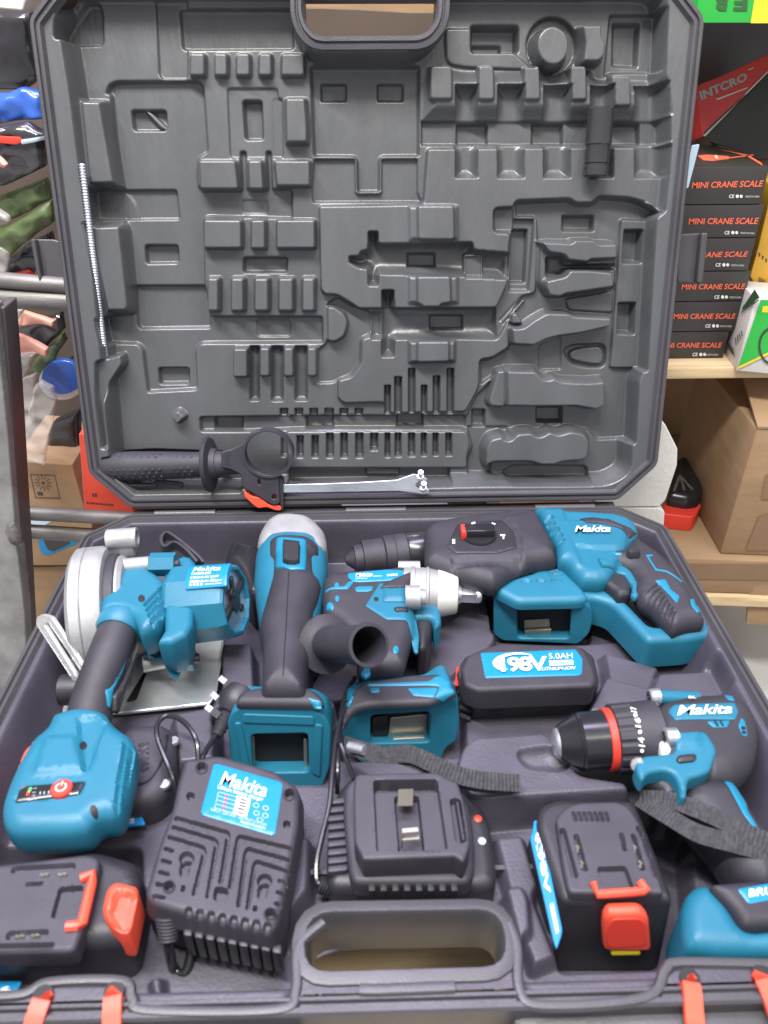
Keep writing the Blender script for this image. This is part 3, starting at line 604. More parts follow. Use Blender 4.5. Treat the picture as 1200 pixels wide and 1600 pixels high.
# ------------------------------------------------------------------ tools: shared builders
S1, S2, S3, S4, S5, S6, S7 = ('S%d' % i for i in range(1, 8))
def base_of(px, z): return TR.p(px[0], px[1], z)
def dock(parent, outer, hole, A, B, tilt, depth, contacts=(), m=None, bev=.0014):
    fr = vplane(A, B, tilt); m = m or M['teal']
    plate('dock_frame', outer, [hole], fr, 0, depth, m, parent, bev=bev, rf=.004)
    g = plate('dock_slot', [(u+(u-np.mean([h[0] for h in hole]))*.25, v+(v-np.mean([h[1] for h in hole]))*.2) for u, v in hole], [], fr, -depth*.5, .004, M['dark'], parent, bev=.0004)
    for px, c in contacts: plate('contact', px, [], fr, max(c, -.0095), .003, M['copper'], parent, bev=.0006, rf=.001)
    return fr
def screw(name, A, B, r, parent, m=None):
    A = np.array(A); B = np.array(B); L = np.linalg.norm(B-A)
    return obj(name, *lathe(A, B, [(0, r), (L*.8, r), (L, r*.85), (L, r*.45), (L*.6, r*.4)], 16), m or M['black'], parent)
def dark_patch(px, S, parent, name='dark_patch', m=None, off=.0003): return patch(name, px, S, off, m or M['dark'], parent, rf=.0006, res=.004)  # a hollow drawn as a flat dark patch, its shade in the colour
# ------------------------------------------------------------------ rotary hammer
t = thing('rotary_hammer', base_of((850, 930), -.05), 'teal and black rotary hammer drill with looped handle along the back of the tray', 'rotary hammer')
A = TR.p(540, 876, -.022); B = TR.p(668, 860, -.022); L = np.linalg.norm(B-A)
obj('chuck', *lathe(A, B, [(0, .0035), (L*.10, .0100), (L*.105, .0132), (L*.20, .0142), (L*.205, .0172), (L*.45, .0178), (L*.455, .0170), (L*.47, .0190), (L*.58, .0194), (L*.585, .0187), (L*.595, .0194), (L*.73, .0196), (L*.74, .018), (L*.78, .018)], 48), M['grip'], t)
obj('chuck_ring', *lathe(A+(B-A)*.74, B, [(0, .0180), (.001, .0188), (L*.2, .0188), (L*.26, .018)], 48), M['darksteel'], t)
o, SH = relief('gear_housing', [(663, 832), (672, 822), (701, 813), (790, 800), (800, 796), (836, 796), (866, 855), (870, 886), (832, 892), (802, 905), (772, 928), (735, 918), (692, 902), (663, 888)], .018, .010, .003, M['grip'], t, rf=.004, under=(.022, .034), at=(.0, .010), crown=.004, cw=.03,
               ops=[(-.003, .004, q(S3, [(15, 215), (275, 210), (287, 225), (280, 240), (15, 243)])), (.003, .004, q(S3, [(215, 70), (330, 42), (402, 180), (405, 248), (280, 265), (275, 150)]))])
patch('selector_plate', q(S3, [(35, 95), (200, 80), (245, 120), (258, 185), (180, 205), (30, 205), (-5, 180)]), SH, .0012, M['black'], t)
A = SH.world([SH.hit(*q(S3, [(116, 142)])[0])])[0]
obj('selector_dial', *join([lathe(A-np.array([0, 0, .004]), A+np.array([0, 0, .004]), [(0, .0155), (.006, .0155), (.008, .0145)], 32), box3(A+np.array([-.0135, -.006, 0]), (.027, 0, 0), (0, .012, 0), (0, 0, .011), .0015)]), M['gloss'], t)
obj('selector_mark', *box3(A+np.array([-.0165, -.006, .001]), (.005, 0, 0), (0, .013, 0), (0, 0, .009), .001), M['red'], t)
for p in ([(88, 92), (102, 90), (102, 97), (88, 99)], [(16, 155), (26, 155), (26, 172), (16, 172)], [(195, 137), (214, 137), (214, 143), (210, 143), (210, 155), (205, 155), (205, 143), (195, 143)], [(165, 92), (178, 97), (176, 101), (163, 97)]): V, Fc = strip([q(S3, p)], SH, .0016); obj('symbol', V, Fc, M['white'], t, smooth=False)
body = [(325, 40), (340, 37), (428, 38), (442, 52), (540, 55), (620, 62), (675, 80), (705, 105), (714, 140), (690, 175), (640, 270), (600, 330), (560, 340), (500, 335), (430, 262), (412, 258), (406, 245), (402, 180)]
vents = [(-.003, .0016, q(S3, p)) for p in ([(363, 66), (390, 66), (397, 78), (370, 80)], [(372, 86), (398, 85), (405, 99), (380, 101)], [(384, 108), (412, 107), (420, 122), (392, 124)], [(392, 130), (424, 129), (432, 144), (402, 146)], [(400, 151), (434, 150), (440, 160), (408, 163)])]
o, SB = relief('body', q(S3, body), .014, .010, .0, M['teal'], t, under=(.022, .03), at=(.0, .008), ops=vents+[(.0022, .003, q(S3, [(440, 85), (600, 82), (650, 105), (672, 145), (665, 185), (550, 185), (478, 175)])), (.002, .004, q(S3, [(330, 40), (428, 40), (500, 250), (410, 250)]))])
patch('handle_loop', q(S3, [(492, 76), (540, 70), (600, 78), (660, 100), (700, 128), (706, 142), (680, 150), (640, 108), (580, 92), (520, 90)]), SB, .0016, M['grip'], t)
o, SG = relief('grip', q(S3, [(556, 190), (660, 190), (690, 150), (714, 145), (730, 160), (800, 205), (860, 262), (905, 330), (945, 400), (968, 456), (900, 465), (850, 482), (800, 440), (760, 400), (720, 375), (700, 340), (705, 300), (680, 262), (640, 245), (590, 235), (562, 222)]), .014, .012, .0, M['grip'], t, under=(.022, .026),
               ops=[(-.0016, .0012, q(S3, [(735+k*13, 345+k*17), (790+k*9, 315+k*14), (794+k*9, 319+k*14), (739+k*13, 350+k*17)])) for k in range(8)])
patch('trim', q(S3, [(600, 200), (652, 202), (650, 218), (604, 216)]), SG, .0008, M['teal2'], t)
patch('trim', q(S3, [(775, 305), (815, 302), (835, 340), (868, 365), (858, 392), (830, 360)]), SG, .0008, M['teal2'], t)
patch('trim', q(S3, [(908, 378), (922, 374), (930, 400), (952, 430), (935, 432), (912, 402)]), SG, .0008, M['teal2'], t)
patch('trim', q(S3, [(740, 208), (768, 208), (768, 214), (752, 216), (782, 262), (820, 268), (880, 310), (878, 314), (818, 273), (778, 268)]), SG, .0006, M['teal2'], t)
patch('lock_button', q(S3, [(668, 200), (705, 196), (718, 208), (716, 222), (680, 230), (668, 216)]), SG, .006, M['black'], t)
patch('trigger_guard', q(S3, [(560, 225), (600, 236), (650, 248), (690, 285), (715, 330), (716, 370), (700, 380), (684, 366), (690, 335), (660, 290), (620, 268), (575, 258)]), SB, .003, M['teal'], t)
relief('trigger', q(S3, [(583, 285), (600, 273), (655, 278), (690, 315), (686, 360), (640, 368), (620, 345), (584, 318)]), .006, .006, -.04, M['black'], t)
o, SA = relief('battery_arm', q(S3, [(470, 300), (500, 330), (590, 330), (640, 362), (755, 482), (850, 482), (905, 458), (975, 455), (1000, 486), (992, 512), (900, 530), (748, 540), (610, 395), (540, 375), (500, 385)]), -.004, .006, -.034, M['teal'], t, rf=.005, ang=50)
o, SA = relief('dock_top', q(S3, [(430, 262), (500, 330), (530, 375), (500, 386), (262, 392), (172, 345), (196, 318), (240, 300), (318, 280), (322, 262), (345, 256)]), .0, .006, -.010, M['teal'], t, rf=.005,
               ops=[(-.002, .0015, q(S3, p)) for p in ([(275, 305), (310, 303), (312, 312), (278, 314)], [(330, 302), (365, 300), (367, 310), (333, 312)], [(385, 300), (425, 298), (427, 308), (388, 310)], [(370, 268), (412, 265), (416, 272), (374, 275)], [(380, 282), (424, 279), (428, 286), (384, 289)])])
dock(t, q(S3, [(170, 345), (182, 338), (250, 376), (262, 378), (500, 370), (538, 412), (543, 455), (530, 505), (490, 545), (205, 532), (170, 508)]), q(S3, [(258, 400), (462, 394), (456, 524), (260, 522)]), TR.p(771, 926, -.006), TR.p(925, 944, -.006), .05, .022,
     [(q(S3, [(285, 455), (380, 450), (382, 485), (285, 492)]), -.010), (q(S3, [(285, 494), (388, 488), (384, 524), (292, 528)]), -.006)])
text('lettering', 'Makita', q(S3, [(472, 108), (608, 106), (608, 131), (474, 131)]), SB, M['white'], t, .0026, bold=.012, shear=.25, space=.92)
# ------------------------------------------------------------------ circular saw
t = thing('circular_saw', base_of((230, 1010), -.048), 'circular saw with silver blade guard, teal motor and teal battery foot with red power button', 'circular saw')
a = math.radians(9); d = np.array([math.cos(a), math.sin(a), 0]); C0 = TR.p(158, 962, -.006)
A = C0-d*.017; B = A+d*.06; R = .058
obj('blade_guard', *lathe(A, B, [(0, R*.82), (.0015, R*.93), (.005, R), (.0125, R*1.004), (.0132, R*.985), (.014, R*1.004), (.024, R), (.028, R*.96), (.029, R*.9), (.029, .03)], 72), M['cast'], t)
obj('guard_cover', *lathe(A+d*.027, A+d*.038, [(0, R*.86), (.009, R*.86), (.011, R*.8)], 64), M['grip'], t)
obj('guard_flange', *lathe(A+d*.029, A+d*.059, [(0, R*.80), (.010, R*.84), (.013, R*.80), (.014, R*.66), (.03, R*.55)], 64), M['cast'], t)
A2 = TR.p(166, 843, .045); B2 = TR.p(214, 840, .045); L = np.linalg.norm(B2-A2)
obj('dust_port', *lathe(A2, B2, [(0, .006), (.001, .0085), (L, .0088), (L+.0005, .0082), (L+.0005, .0062), (L-.02, .006)], 32), M['cast'], t)
obj('dust_port_foot', *box3(A2+np.array([0, -.006, -.016]), (B2-A2)*.9, (0, .012, 0), (0, 0, .012), .002), M['cast'], t)
P = [TR.p(*q(S1, [x])[0], .032) for x in ((460, 318), (560, 300), (680, 290))]; obj('guard_arm', *tube(P, .007, 14), M['cast'], t)
P = [TR.p(*q(S1, [x])[0], .034) for x in ((672, 292), (785, 290))]; obj('lug', *tube(P, .0098, 6), M['teal'], t); screw('screw', P[1]-d*.003, P[1]+d*.003, .0042, t)
P = [TR.p(*q(S1, [x])[0], -.02) for x in ((640, 735), (760, 712))]; obj('guard_arm', *tube(P, .007, 12), M['cast'], t)
P = [TR.p(*q(S1, [x])[0], -.018) for x in ((752, 716), (868, 712))]; obj('lug', *tube(P, .0095, 6), M['teal'], t); screw('screw', P[1]-d*.003, P[1]+d*.004, .0042, t)
P = TR.p(280, 870, .028)
o, SM = relief('motor_mount', q(S1, [(735, 360), (770, 290), (820, 262), (862, 270), (880, 300), (868, 600), (842, 655), (775, 695), (715, 692), (745, 630)]), .030, .005, .018, M['teal'], t, rf=.0015, under=(.03, .008), at=(.016, .026))
o, SGH = relief('gear_case', q(S1, [(450, 500), (470, 440), (540, 332), (620, 310), (662, 315), (700, 345), (752, 395), (745, 560), (715, 620), (640, 660), (610, 580), (540, 548), (460, 560)]), .036, .009, .020, M['teal'], t, rf=.004, under=(.03, .022), at=(.018, .03),
                ops=[(-.003, .0015, q(S1, [(640+k*9, 470+k*24), (728-k*1, 378+k*32), (736-k*1, 386+k*32), (650+k*9, 480+k*24)])) for k in range(5)])
p = q(S1, [(632, 444)])[0]; dark_patch([(p[0]+5.5*math.cos(t_), p[1]+6*math.sin(t_)) for t_ in np.linspace(0, 6.28, 13)[:-1]], SGH, t, 'screw_hole_shade')
A = TR.p(*q(S1, [(800, 474)])[0], .008); B = TR.p(*q(S1, [(1058, 452)])[0], .018); L = np.linalg.norm(B-A)
V, Fc = lathe(A, B, [(0, .0315), (.004, .0335), (L*.85, .0315), (L-.002, .0300), (L, .0285), (L, .0262), (L-.004, .0258)], 10, cap=False)
obj('motor', V, Fc, M['teal'], t, ang=15)
obj('motor_grille', *lathe(B-(B-A)/L*.012, B-(B-A)/L*.0035, [(0, .0255), (.008, .0255), (.0085, .02), (.0085, .001)], 40), M['zinc'], t)
dm = (B-A)/L; up = np.array([0, 0, 1.]); sd = np.cross(dm, up); sd /= np.linalg.norm(sd)
obj('motor_spider', *join([box3(B-dm*.004-sd*.026-up*.004, dm*.003, sd*.052, up*.008, .001), box3(B-dm*.004-up*.024-sd*.003, dm*.003, up*.048, sd*.006, .001), lathe(B-dm*.005, B, [(0, .009), (.0045, .008)], 20)]), M['black'], t)
for k in (.7, -.7): screw('screw', B+up*.021*k+sd*.012*k-dm*.002, B+up*.021*k+sd*.012*k+dm*.001, .0035, t)
CM = CylS(A, B, .0335*.985, .0318*.985)
patch('label', q(S1, [(850, 300), (1032, 288), (1012, 388), (828, 404)]), CM, .0006, M['label'], t, res=.004, sink=.004)
for s, qd in (('Makita', [(866, 311), (990, 304), (985, 323), (862, 329)]), ('CORDLESS', [(858, 334), (945, 329), (942, 339), (856, 344)]), ('CIRCULAR SAW', [(854, 350), (982, 343), (979, 353), (851, 360)]), ('4800r/min 85mm', [(850, 366), (995, 357), (992, 369), (847, 379)]), ('MADE IN JAPAN', [(920, 380), (992, 375), (991, 382), (919, 387)])):
    text('lettering', s, q(S1, qd), CM, M['white'], t, .0014, bold=.008 if s == 'Makita' else .012, shear=.2 if s == 'Makita' else 0)
for k in range(4): V, Fc = strip([[(q(S1, [(854+k*16+6*math.cos(x), 386-k+5.5*math.sin(x))])[0]) for x in np.linspace(0, 6.28, 9)[:-1]]], CM, .0014); obj('symbol', V, Fc, M['white'], t, smooth=False)
# handle
path = catmull([TR.p(*q(S1, [x])[0], z) for x, z in (((548, 545), .020), ((500, 660), .016), ((452, 790), .008), ((415, 900), .0), ((395, 985), -.006))], 6)
n = 22; r0 = np.linspace(.0150, .0158, len(path)); V = []; Fc = []
Vh, Fh = tube(path, 1.0, n, up=(0, 0, 1)); Vh = Vh.reshape(-1, n, 3)
Vh = path[:, None]+(Vh-path[:, None])*r0[:, None, None]; obj('grip', Vh.reshape(-1, 3), Fh, M['grip'], t)
CG = CylS(path[0], path[-1], .0152, .0160)
patch('trim', q(S1, [(582, 662), (545, 770), (505, 850), (490, 935), (480, 925), (466, 850), (495, 840), (535, 720), (550, 705)]), CG, .0012, M['teal2'], t, res=.004)
patch('trigger', q(S1, [(612, 640), (632, 690), (600, 800), (540, 890), (522, 960), (500, 950), (500, 880), (555, 800), (590, 720)]), CG, .003, M['black'], t, res=.004)
obj('collar', *lathe(path[0]+(path[0]-path[3])*.15, path[2], [(0, .0175), (.004, .0182), (.012, .0175), (.014, .016)], 32), M['teal'], t)
# battery foot
o, SF = relief('battery_foot', q(S4, [(215, 120), (235, 65), (285, 45), (345, 30), (420, 32), (478, 52), (512, 110), (585, 155), (612, 195), (606, 260), (575, 400), (548, 490), (500, 520), (440, 520), (395, 575), (300, 592), (80, 596), (40, 580), (15, 545), (10, 480), (35, 390), (75, 300), (110, 235), (150, 170)]), .020, .010, .000, M['teal'], t, rf=.007, under=(.02, .022),
                ops=[(-.003, .003, q(S4, [(345, 60), (420, 50), (470, 80), (395, 290), (375, 300)])), (.0025, .004, q(S4, [(205, 150), (330, 145), (375, 300), (155, 312)])),
                     (-.0035, .002, q(S4, [(552, 160), (562, 165), (515, 480), (505, 478)])), (-.0035, .002, q(S4, [(582, 180), (592, 188), (548, 450), (536, 456)])), (-.0015, .0012, q(S4, [(66, 441), (95, 370), (385, 345), (360, 412)]))], at=.012)
patch('indicator_panel', q(S4, [(70, 438), (97, 375), (380, 350), (356, 406)]), SF, .0016, M['gloss'], t)
c = SF.world([SF.hit(*q(S4, [(278, 387)])[0])])[0]
obj('power_button', *lathe(c, c+np.array([0, 0, .0034]), [(0, .0065), (.0026, .0065), (.0034, .0058)], 24), M['red'], t)
obj('power_symbol', *join([tube([c+np.array([.003*math.sin(x), .003*math.cos(x), .0036]) for x in np.linspace(.6, 5.7, 14)], .0005, 6), box3(c+np.array([-.0004, .001, .0034]), (.0008, 0, 0), (0, .003, 0), (0, 0, .0006))]), M['white'], t)
for k, (m_, x, y) in enumerate((('led', 140, 387), ('led', 136, 396), ('otext', 131, 405), ('red', 127, 415))):
    V, Fc = strip([q(S4, [(x-7, y-3), (x+7, y-5), (x+6, y+2), (x-8, y+4)])], SF, .0021); obj('indicator_mark', V, Fc, M[m_], t, smooth=False)
V, Fc = strip([q(S4, [(x, y), (x+4, y-1), (x+2, y+13), (x-2, y+14)]) for x, y in ((182, 400), (200, 399), (220, 397))]+[q(S4, [(x, y), (x+16, y-2), (x+16, y), (x, y+2)]) for x, y in ((152, 386), (148, 404), (145, 418))], SF, .0021); obj('indicator_print', V, Fc, M['pgrey'], t, smooth=False)
for p in (q(S4, [(372, 186)])[0], q(S4, [(432, 515)])[0]): dark_patch([(p[0]+6*math.cos(x), p[1]+7*math.sin(x)) for x in np.linspace(0, 6.28, 13)[:-1]], SF, t, 'screw_hole_shade')
relief('release_button', q(S4, [(75, 290), (105, 215), (150, 160), (165, 180), (110, 260), (90, 310)]), -.004, .003, -.03, M['orange'], t)
plate('shoe', q(S1, [(270, 955), (300, 880), (420, 690), (700, 640), (1003, 614), (985, 740), (965, 850), (940, 910), (540, 957)]), [q(S1, [(560, 905), (640, 770), (655, 770), (605, 900)])], TR, -.040, .0022, M['chrome'], t, rf=.005)
obj('shoe_edge', *tube([TR.p(*q(S1, [x])[0], -.039) for x in ((540, 955), (935, 912), (960, 870), (1000, 618))], .0014, 8), M['chrome'], t)
plate('rip_guide', q(S1, [(158, 560), (162, 525), (190, 512), (228, 524), (390, 775), (352, 818), (325, 815)]), [q(S1, [(196, 560), (212, 552), (365, 780), (345, 795)])], vplane(TR.p(60, 1010, .0), TR.p(130, 1065, -.01), .5), 0, .004, M['clear'], t, bev=.001)
c = TR.p(*q(S1, [(335, 850)])[0], -.02); obj('guide_knob', *lathe(c-np.array([.012, 0, 0]), c+np.array([.012, 0, 0]), [(0, .008), (.002, .012), (.022, .012), (.024, .009)], 24), M['black'], t)
P = catmull([TR.p(*q(S1, [x])[0], z) for x, z in (((905, 290), .025), ((862, 245), .030), ((770, 172), .034), ((738, 165), .034), ((722, 195), .034), ((738, 225), .034), ((780, 205), .033), ((830, 235), .032), ((880, 290), .028))], 6)
obj('depth_lever', *sweep(P, [(-.0012, -.004), (.0012, -.004), (.0012, .004), (-.0012, .004)]), M['grip'], t)
# ------------------------------------------------------------------ angle grinder
t = thing('angle_grinder', base_of((440, 1000), -.052), 'angle grinder with silver head, long black body and empty teal dock, right of the saw', 'angle grinder')
o, S = relief('gear_head', q(S2, [(165, 190), (178, 140), (205, 92), (245, 66), (310, 61), (385, 70), (425, 100), (458, 138), (468, 200), (440, 240), (200, 240)]), .012, .011, -.05, M['cast'], t, rf=.006)
o, S = relief('collar', q(S2, [(150, 330), (158, 220), (178, 178), (215, 150), (300, 138), (400, 145), (445, 168), (466, 215), (468, 300), (450, 400), (430, 500), (400, 560), (200, 560), (175, 500), (160, 420)]), .016, .020, -.048, M['teal'], t, rf=.006)
o, SS = relief('spine', q(S2, [(212, 175), (240, 158), (300, 152), (390, 158), (432, 185), (432, 228), (410, 240), (412, 310), (440, 335), (425, 400), (402, 470), (396, 600), (378, 700), (372, 815), (182, 815), (186, 700), (192, 600), (176, 510), (200, 430), (226, 320), (228, 262), (212, 245)]), .024, .017, -.03, M['grip'], t, rf=.005)
patch('switch_frame', q(S2, [(250, 170), (300, 166), (378, 176), (380, 250), (376, 306), (310, 304), (246, 298)]), SS, .0018, M['teal2'], t, rf=.003)
patch('switch_well_shade', q(S2, [(276, 176), (354, 184), (352, 288), (276, 284)]), SS, .0021, M['dark'], t)  # raised dark patch, shade of the switch opening put into its colour
o = patch('switch', q(S2, [(278, 200), (353, 206), (350, 282), (330, 288), (296, 286), (278, 278)]), SS, .006, M['black'], t)
for k in range(3): patch('switch_rib', q(S2, [(284, 218+k*20), (346, 222+k*20), (346, 227+k*20), (284, 223+k*20)]), SS, .0068, M['black'], o if False else t)
V = SS.world([SS.hit(*q(S2, [(304+(-2 if y > 600 else 0)-(y-300)*.05, y)])[0]) for y in range(310, 780, 20)], .00005); obj('seam', *tube(V, .00045, 6), M['dark'], t)
o, S = relief('foot', q(S2, [(80, 885), (88, 850), (110, 822), (180, 806), (370, 802), (425, 828), (452, 868), (456, 890), (440, 896), (90, 892)]), .008, .005, .001, M['grip'], t, rf=.005, at=(.001, .005))
patch('trim', q(S2, [(385, 868), (412, 856), (440, 866), (446, 895), (410, 890)]), S, .0008, M['teal2'], t)
fr = dock(t, [(355, 1130), (362, 1112), (380, 1103), (485, 1107), (508, 1119), (518, 1140), (515, 1200), (500, 1240), (462, 1246), (440, 1225), (395, 1222), (362, 1210)], [(392, 1148), (481, 1146), (483, 1207), (395, 1208)], TR.p(362, 1108, .0), TR.p(510, 1108, .0), .22, .026, m=M['teal'])
for px in ([(380, 1116), (490, 1120), (492, 1134), (378, 1130)],): plate('dock_ledge', px, [], fr, .0012, .003, M['teal'], t)
plate('dock_rail', [(366, 1130), (376, 1130), (392, 1206), (380, 1210)], [], fr, .0015, .003, M['teal'], t); plate('dock_rail', [(492, 1132), (504, 1134), (500, 1215), (486, 1208)], [], fr, .0015, .003, M['teal'], t)
plate('dock_terminal', [(393, 1152), (397, 1152), (398, 1200), (394, 1200)], [], fr, -.006, .004, M['copper'], t); plate('dock_terminal', [(474, 1155), (480, 1155), (481, 1200), (475, 1200)], [], fr, -.006, .004, M['copper'], t)
# grinder side handle
t = thing('side_handle', TR.p(520, 1010, -.03), 'short black hollow screw handle with round flange leaning on the impact wrench', 'handle')
A = TR.p(508, 1006, .010); B = TR.p(577, 1008, .058); L = np.linalg.norm(B-A)
obj('grip_tube', *lathe(A, B, [(0, .019), (.0015, .0228), (.004, .0228), (.0055, .016), (.008, .0138), (L*.5, .0135), (L*.9, .0142), (L-.002, .0155), (L, .0150), (L+.0002, .0128), (L-.012, .0120), (L-.05, .0115)], 48), M['grip'], t)
# wheel guard
t = thing('wheel_guard', TR.p(370, 880, -.045), 'glossy black crescent wheel guard tucked between saw motor and grinder', 'guard')
relief('shell', q(S1, [(1000, 285), (1025, 200), (1060, 190), (1120, 205), (1160, 215), (1165, 420), (1130, 440), (1090, 400)]), -.008, .012, -.05, M['gloss'], t)
# ------------------------------------------------------------------ impact wrench
t = thing('impact_wrench', base_of((610, 1000), -.05), 'teal and black impact wrench with pale nose, square drive and wrist strap, mid tray', 'impact wrench')
A = TR.p(*q(S2, [(790, 395)])[0], -.008); B = TR.p(*q(S2, [(1022, 406)])[0], -.009); L = np.linalg.norm(B-A)
obj('nose_casting', *lathe(A, B, [(0, .0222), (L*.12, .0222), (L*.13, .0235), (L*.2, .0235), (L*.21, .0222), (L*.4, .0220), (L*.42, .0228), (L*.46, .0228), (L*.48, .0215), (L*.66, .0200)], 48), M['cast'], t)
obj('nose_cover', *lathe(A, B, [(L*.62, .0200), (L*.64, .0208), (L*.9, .0178), (L*.985, .0166), (L, .0152), (L, .006)], 48), M['whiteplast'], t)
dd = (B-A)/L; s_ = np.cross(dd, [0, 0, 1]); s_ /= np.linalg.norm(s_); u_ = np.cross(s_, dd)
obj('square_drive', *join([box3(B-s_*.005-u_*.005, dd*.019, s_*.010, u_*.010, .001), lathe(B+dd*.016, B+dd*.021, [(0, .0060), (.001, .0066), (.0035, .0066), (.0048, .0056)], 24), lathe(B, B+dd*.003, [(0, .009), (.003, .008)], 24)]), M['zinc'], t)
o, SI = relief('body', q(S2, [(446, 420), (448, 352), (475, 322), (560, 312), (720, 302), (765, 290), (850, 298), (858, 345), (835, 400), (842, 450), (832, 530), (842, 580), (820, 640), (795, 742), (590, 760), (600, 700), (560, 600), (500, 540), (452, 500)]), .012, .011, -.002, M['grip'], t, rf=.004, at=(-.002, .006), under=(.02, .02))
patch('top_cover', q(S2, [(556, 318), (720, 302), (800, 308), (802, 345), (690, 352), (600, 356), (575, 352), (556, 335)]), SI, .0012, M['label'], t)
patch('side_panel', q(S2, [(630, 458), (690, 362), (706, 362), (704, 385), (800, 388), (806, 452), (830, 470), (846, 520), (858, 590), (854, 658), (838, 655), (826, 590), (808, 522), (720, 516)]), SI, .0014, M['teal'], t)
patch('motor_band', q(S2, [(705, 388), (800, 388), (805, 448), (706, 444)]), SI, .004, M['teal'], t, er=.003)
relief('trigger_guard', q(S2, [(800, 455), (925, 450), (950, 475), (954, 530), (925, 556), (918, 520), (900, 508), (838, 508)]), .003, .004, -.02, M['teal'], t)
patch('trim', q(S2, [(455, 405), (555, 385), (585, 350), (560, 352), (540, 372), (460, 392)]), SI, .0010, M['teal2'], t)
patch('trim', q(S2, [(585, 378), (600, 373), (662, 373), (660, 390), (640, 396), (590, 396)]), SI, .0010, M['teal2'], t)
for x, y, r in ((478, 463, 19), (510, 425, 11), (508, 370, 12), (760, 644, 15)):
    patch('trim', q(S2, [(x+r*.85*math.cos(k), y+r*1.2*math.sin(k)) for k in np.linspace(0, 6.28, 13)[:-1]]), SI, .0010, M['teal2'], t)
patch('top_shell', q(S2, [(690, 388), (720, 360), (830, 318), (856, 330), (852, 352), (800, 384)]), SI, .003, M['grip'], t)
A = TR.p(*q(S2, [(800, 418)])[0], .016); B = TR.p(*q(S2, [(885, 418)])[0], .016); obj('clamp_boss', *lathe(A, B, [(0, .010), (.012, .010), (.0125, .007), (np.linalg.norm(B-A), .0065)], 24), M['cast'], t)
A = TR.p(*q(S2, [(770, 292)])[0], .006); B = TR.p(*q(S2, [(862, 292)])[0], .006); obj('clamp_boss', *lathe(A, B, [(0, .006), (np.linalg.norm(B-A), .006)], 24), M['cast'], t)
patch('selector', q(S2, [(752, 468), (805, 468), (815, 480), (810, 490), (765, 488), (752, 480)]), SI, .003, M['black'], t)
for x, y in ((676, 432), (872, 484)):
    patch('screw_hole_shade', q(S2, [(x+14*math.cos(k), y+13*math.sin(k)) for k in np.linspace(0, 6.28, 11)[:-1]]), SI, .0018, M['dark'], t)  # dark discs on the surface, painted shade of the screw holes
relief('trigger', q(S2, [(838, 512), (880, 508), (918, 516), (914, 560), (900, 600), (890, 638), (856, 642)]), .0, .006, -.04, M['black'], t)
text('lettering', 'Makita', q(S2, [(588, 322), (660, 319), (660, 332), (588, 335)]), SI, M['white'], t, .0018, bold=.02, shear=.2)
for s, qd in (('CORDLESS IMPACT WRENCH', [(588, 337), (700, 331), (700, 336), (588, 342)]), ('MADE IN JAPAN', [(588, 345), (640, 342), (640, 347), (588, 350)])): text('lettering', s, q(S2, qd), SI, M['white'], t, .0018)
for k in range(4): V, Fc = strip([[q(S2, [(726+k*12+5*math.cos(x), 331-k+5*math.sin(x))])[0] for x in np.linspace(0, 6.28, 9)[:-1]]], SI, .0018); obj('symbol', V, Fc, M['white'], t, smooth=False)
o, S = relief('foot', q(S2, [(528, 1000), (540, 915), (575, 830), (600, 795), (640, 782), (800, 755), (940, 745), (985, 768), (1015, 830), (1018, 835), (955, 855), (915, 880), (650, 888), (585, 905), (550, 960)]), .002, .004, -.003, M['grip'], t, rf=.005, at=(-.003, .0))
patch('trim', q(S2, [(640, 788), (900, 778), (930, 758), (965, 758), (990, 790), (1012, 830), (955, 860), (928, 852), (945, 800), (900, 796), (640, 800)]), S, .001, M['teal2'], t)
patch('trim', q(S2, [(808, 808), (938, 805), (925, 850), (835, 840)]), S, .001, M['teal2'], t); patch('trim', q(S2, [(650, 806), (690, 804), (690, 826), (650, 828)]), S, .001, M['teal2'], t); patch('trim', q(S2, [(548, 880), (570, 840), (580, 845), (560, 890)]), S, .001, M['teal2'], t)
patch('trim', q(S2, [(608, 752), (628, 720), (640, 715), (654, 750), (630, 768)]), SI, .002, M['teal2'], t)
fr = dock(t, [(534, 1150), (538, 1122), (550, 1100), (575, 1091), (672, 1082), (692, 1068), (704, 1066), (716, 1090), (718, 1130), (714, 1158), (697, 1168), (688, 1192), (640, 1196), (590, 1200), (560, 1190), (544, 1168)], [(579, 1118), (672, 1112), (672, 1160), (579, 1162)], TR.p(560, 1098, -.006), TR.p(716, 1082, -.006), .20, .024,
          [([(610, 1122), (668, 1116), (668, 1150), (606, 1152)], -.014), ([(614, 1155), (664, 1152), (664, 1170), (616, 1174)], -.004)])
plate('dock_block', [(581, 1122), (606, 1118), (606, 1160), (581, 1160)], [], fr, -.008, .01, M['gloss'], t)
def strap(name, px, wd, m, parent, twist=None, th=.0014):
    P = catmull([TR.p(u, v, z) for u, v, z in px], 8)
    # ribbon with woven ribs across it
    V = []; Fc = []; s0 = np.concatenate([[0], np.cumsum(np.linalg.norm(np.diff(P, axis=0), axis=1))]); n = int(s0[-1]/.0013); ss = np.linspace(0, s0[-1], n)
    Q = np.stack([np.interp(ss, s0, P[:, k]) for k in range(3)], 1)
    up = np.zeros((n, 3)); 
    for i in range(n):
        f = i/n; tw = (twist[0]+(twist[1]-twist[0])*f) if twist else .5; up[i] = (0, -math.sin(tw), math.cos(tw))
    V, Fc = sweep(Q, [(-wd/2, -th/2), (wd/2, -th/2), (wd/2, th/2), (0, th*.7), (-wd/2, th/2)], up)
    V = V.reshape(n, 5, 3); V[::2] += up[::2, None]*.0007
    obj(name, V.reshape(-1, 3), Fc, m, parent, ang=30)
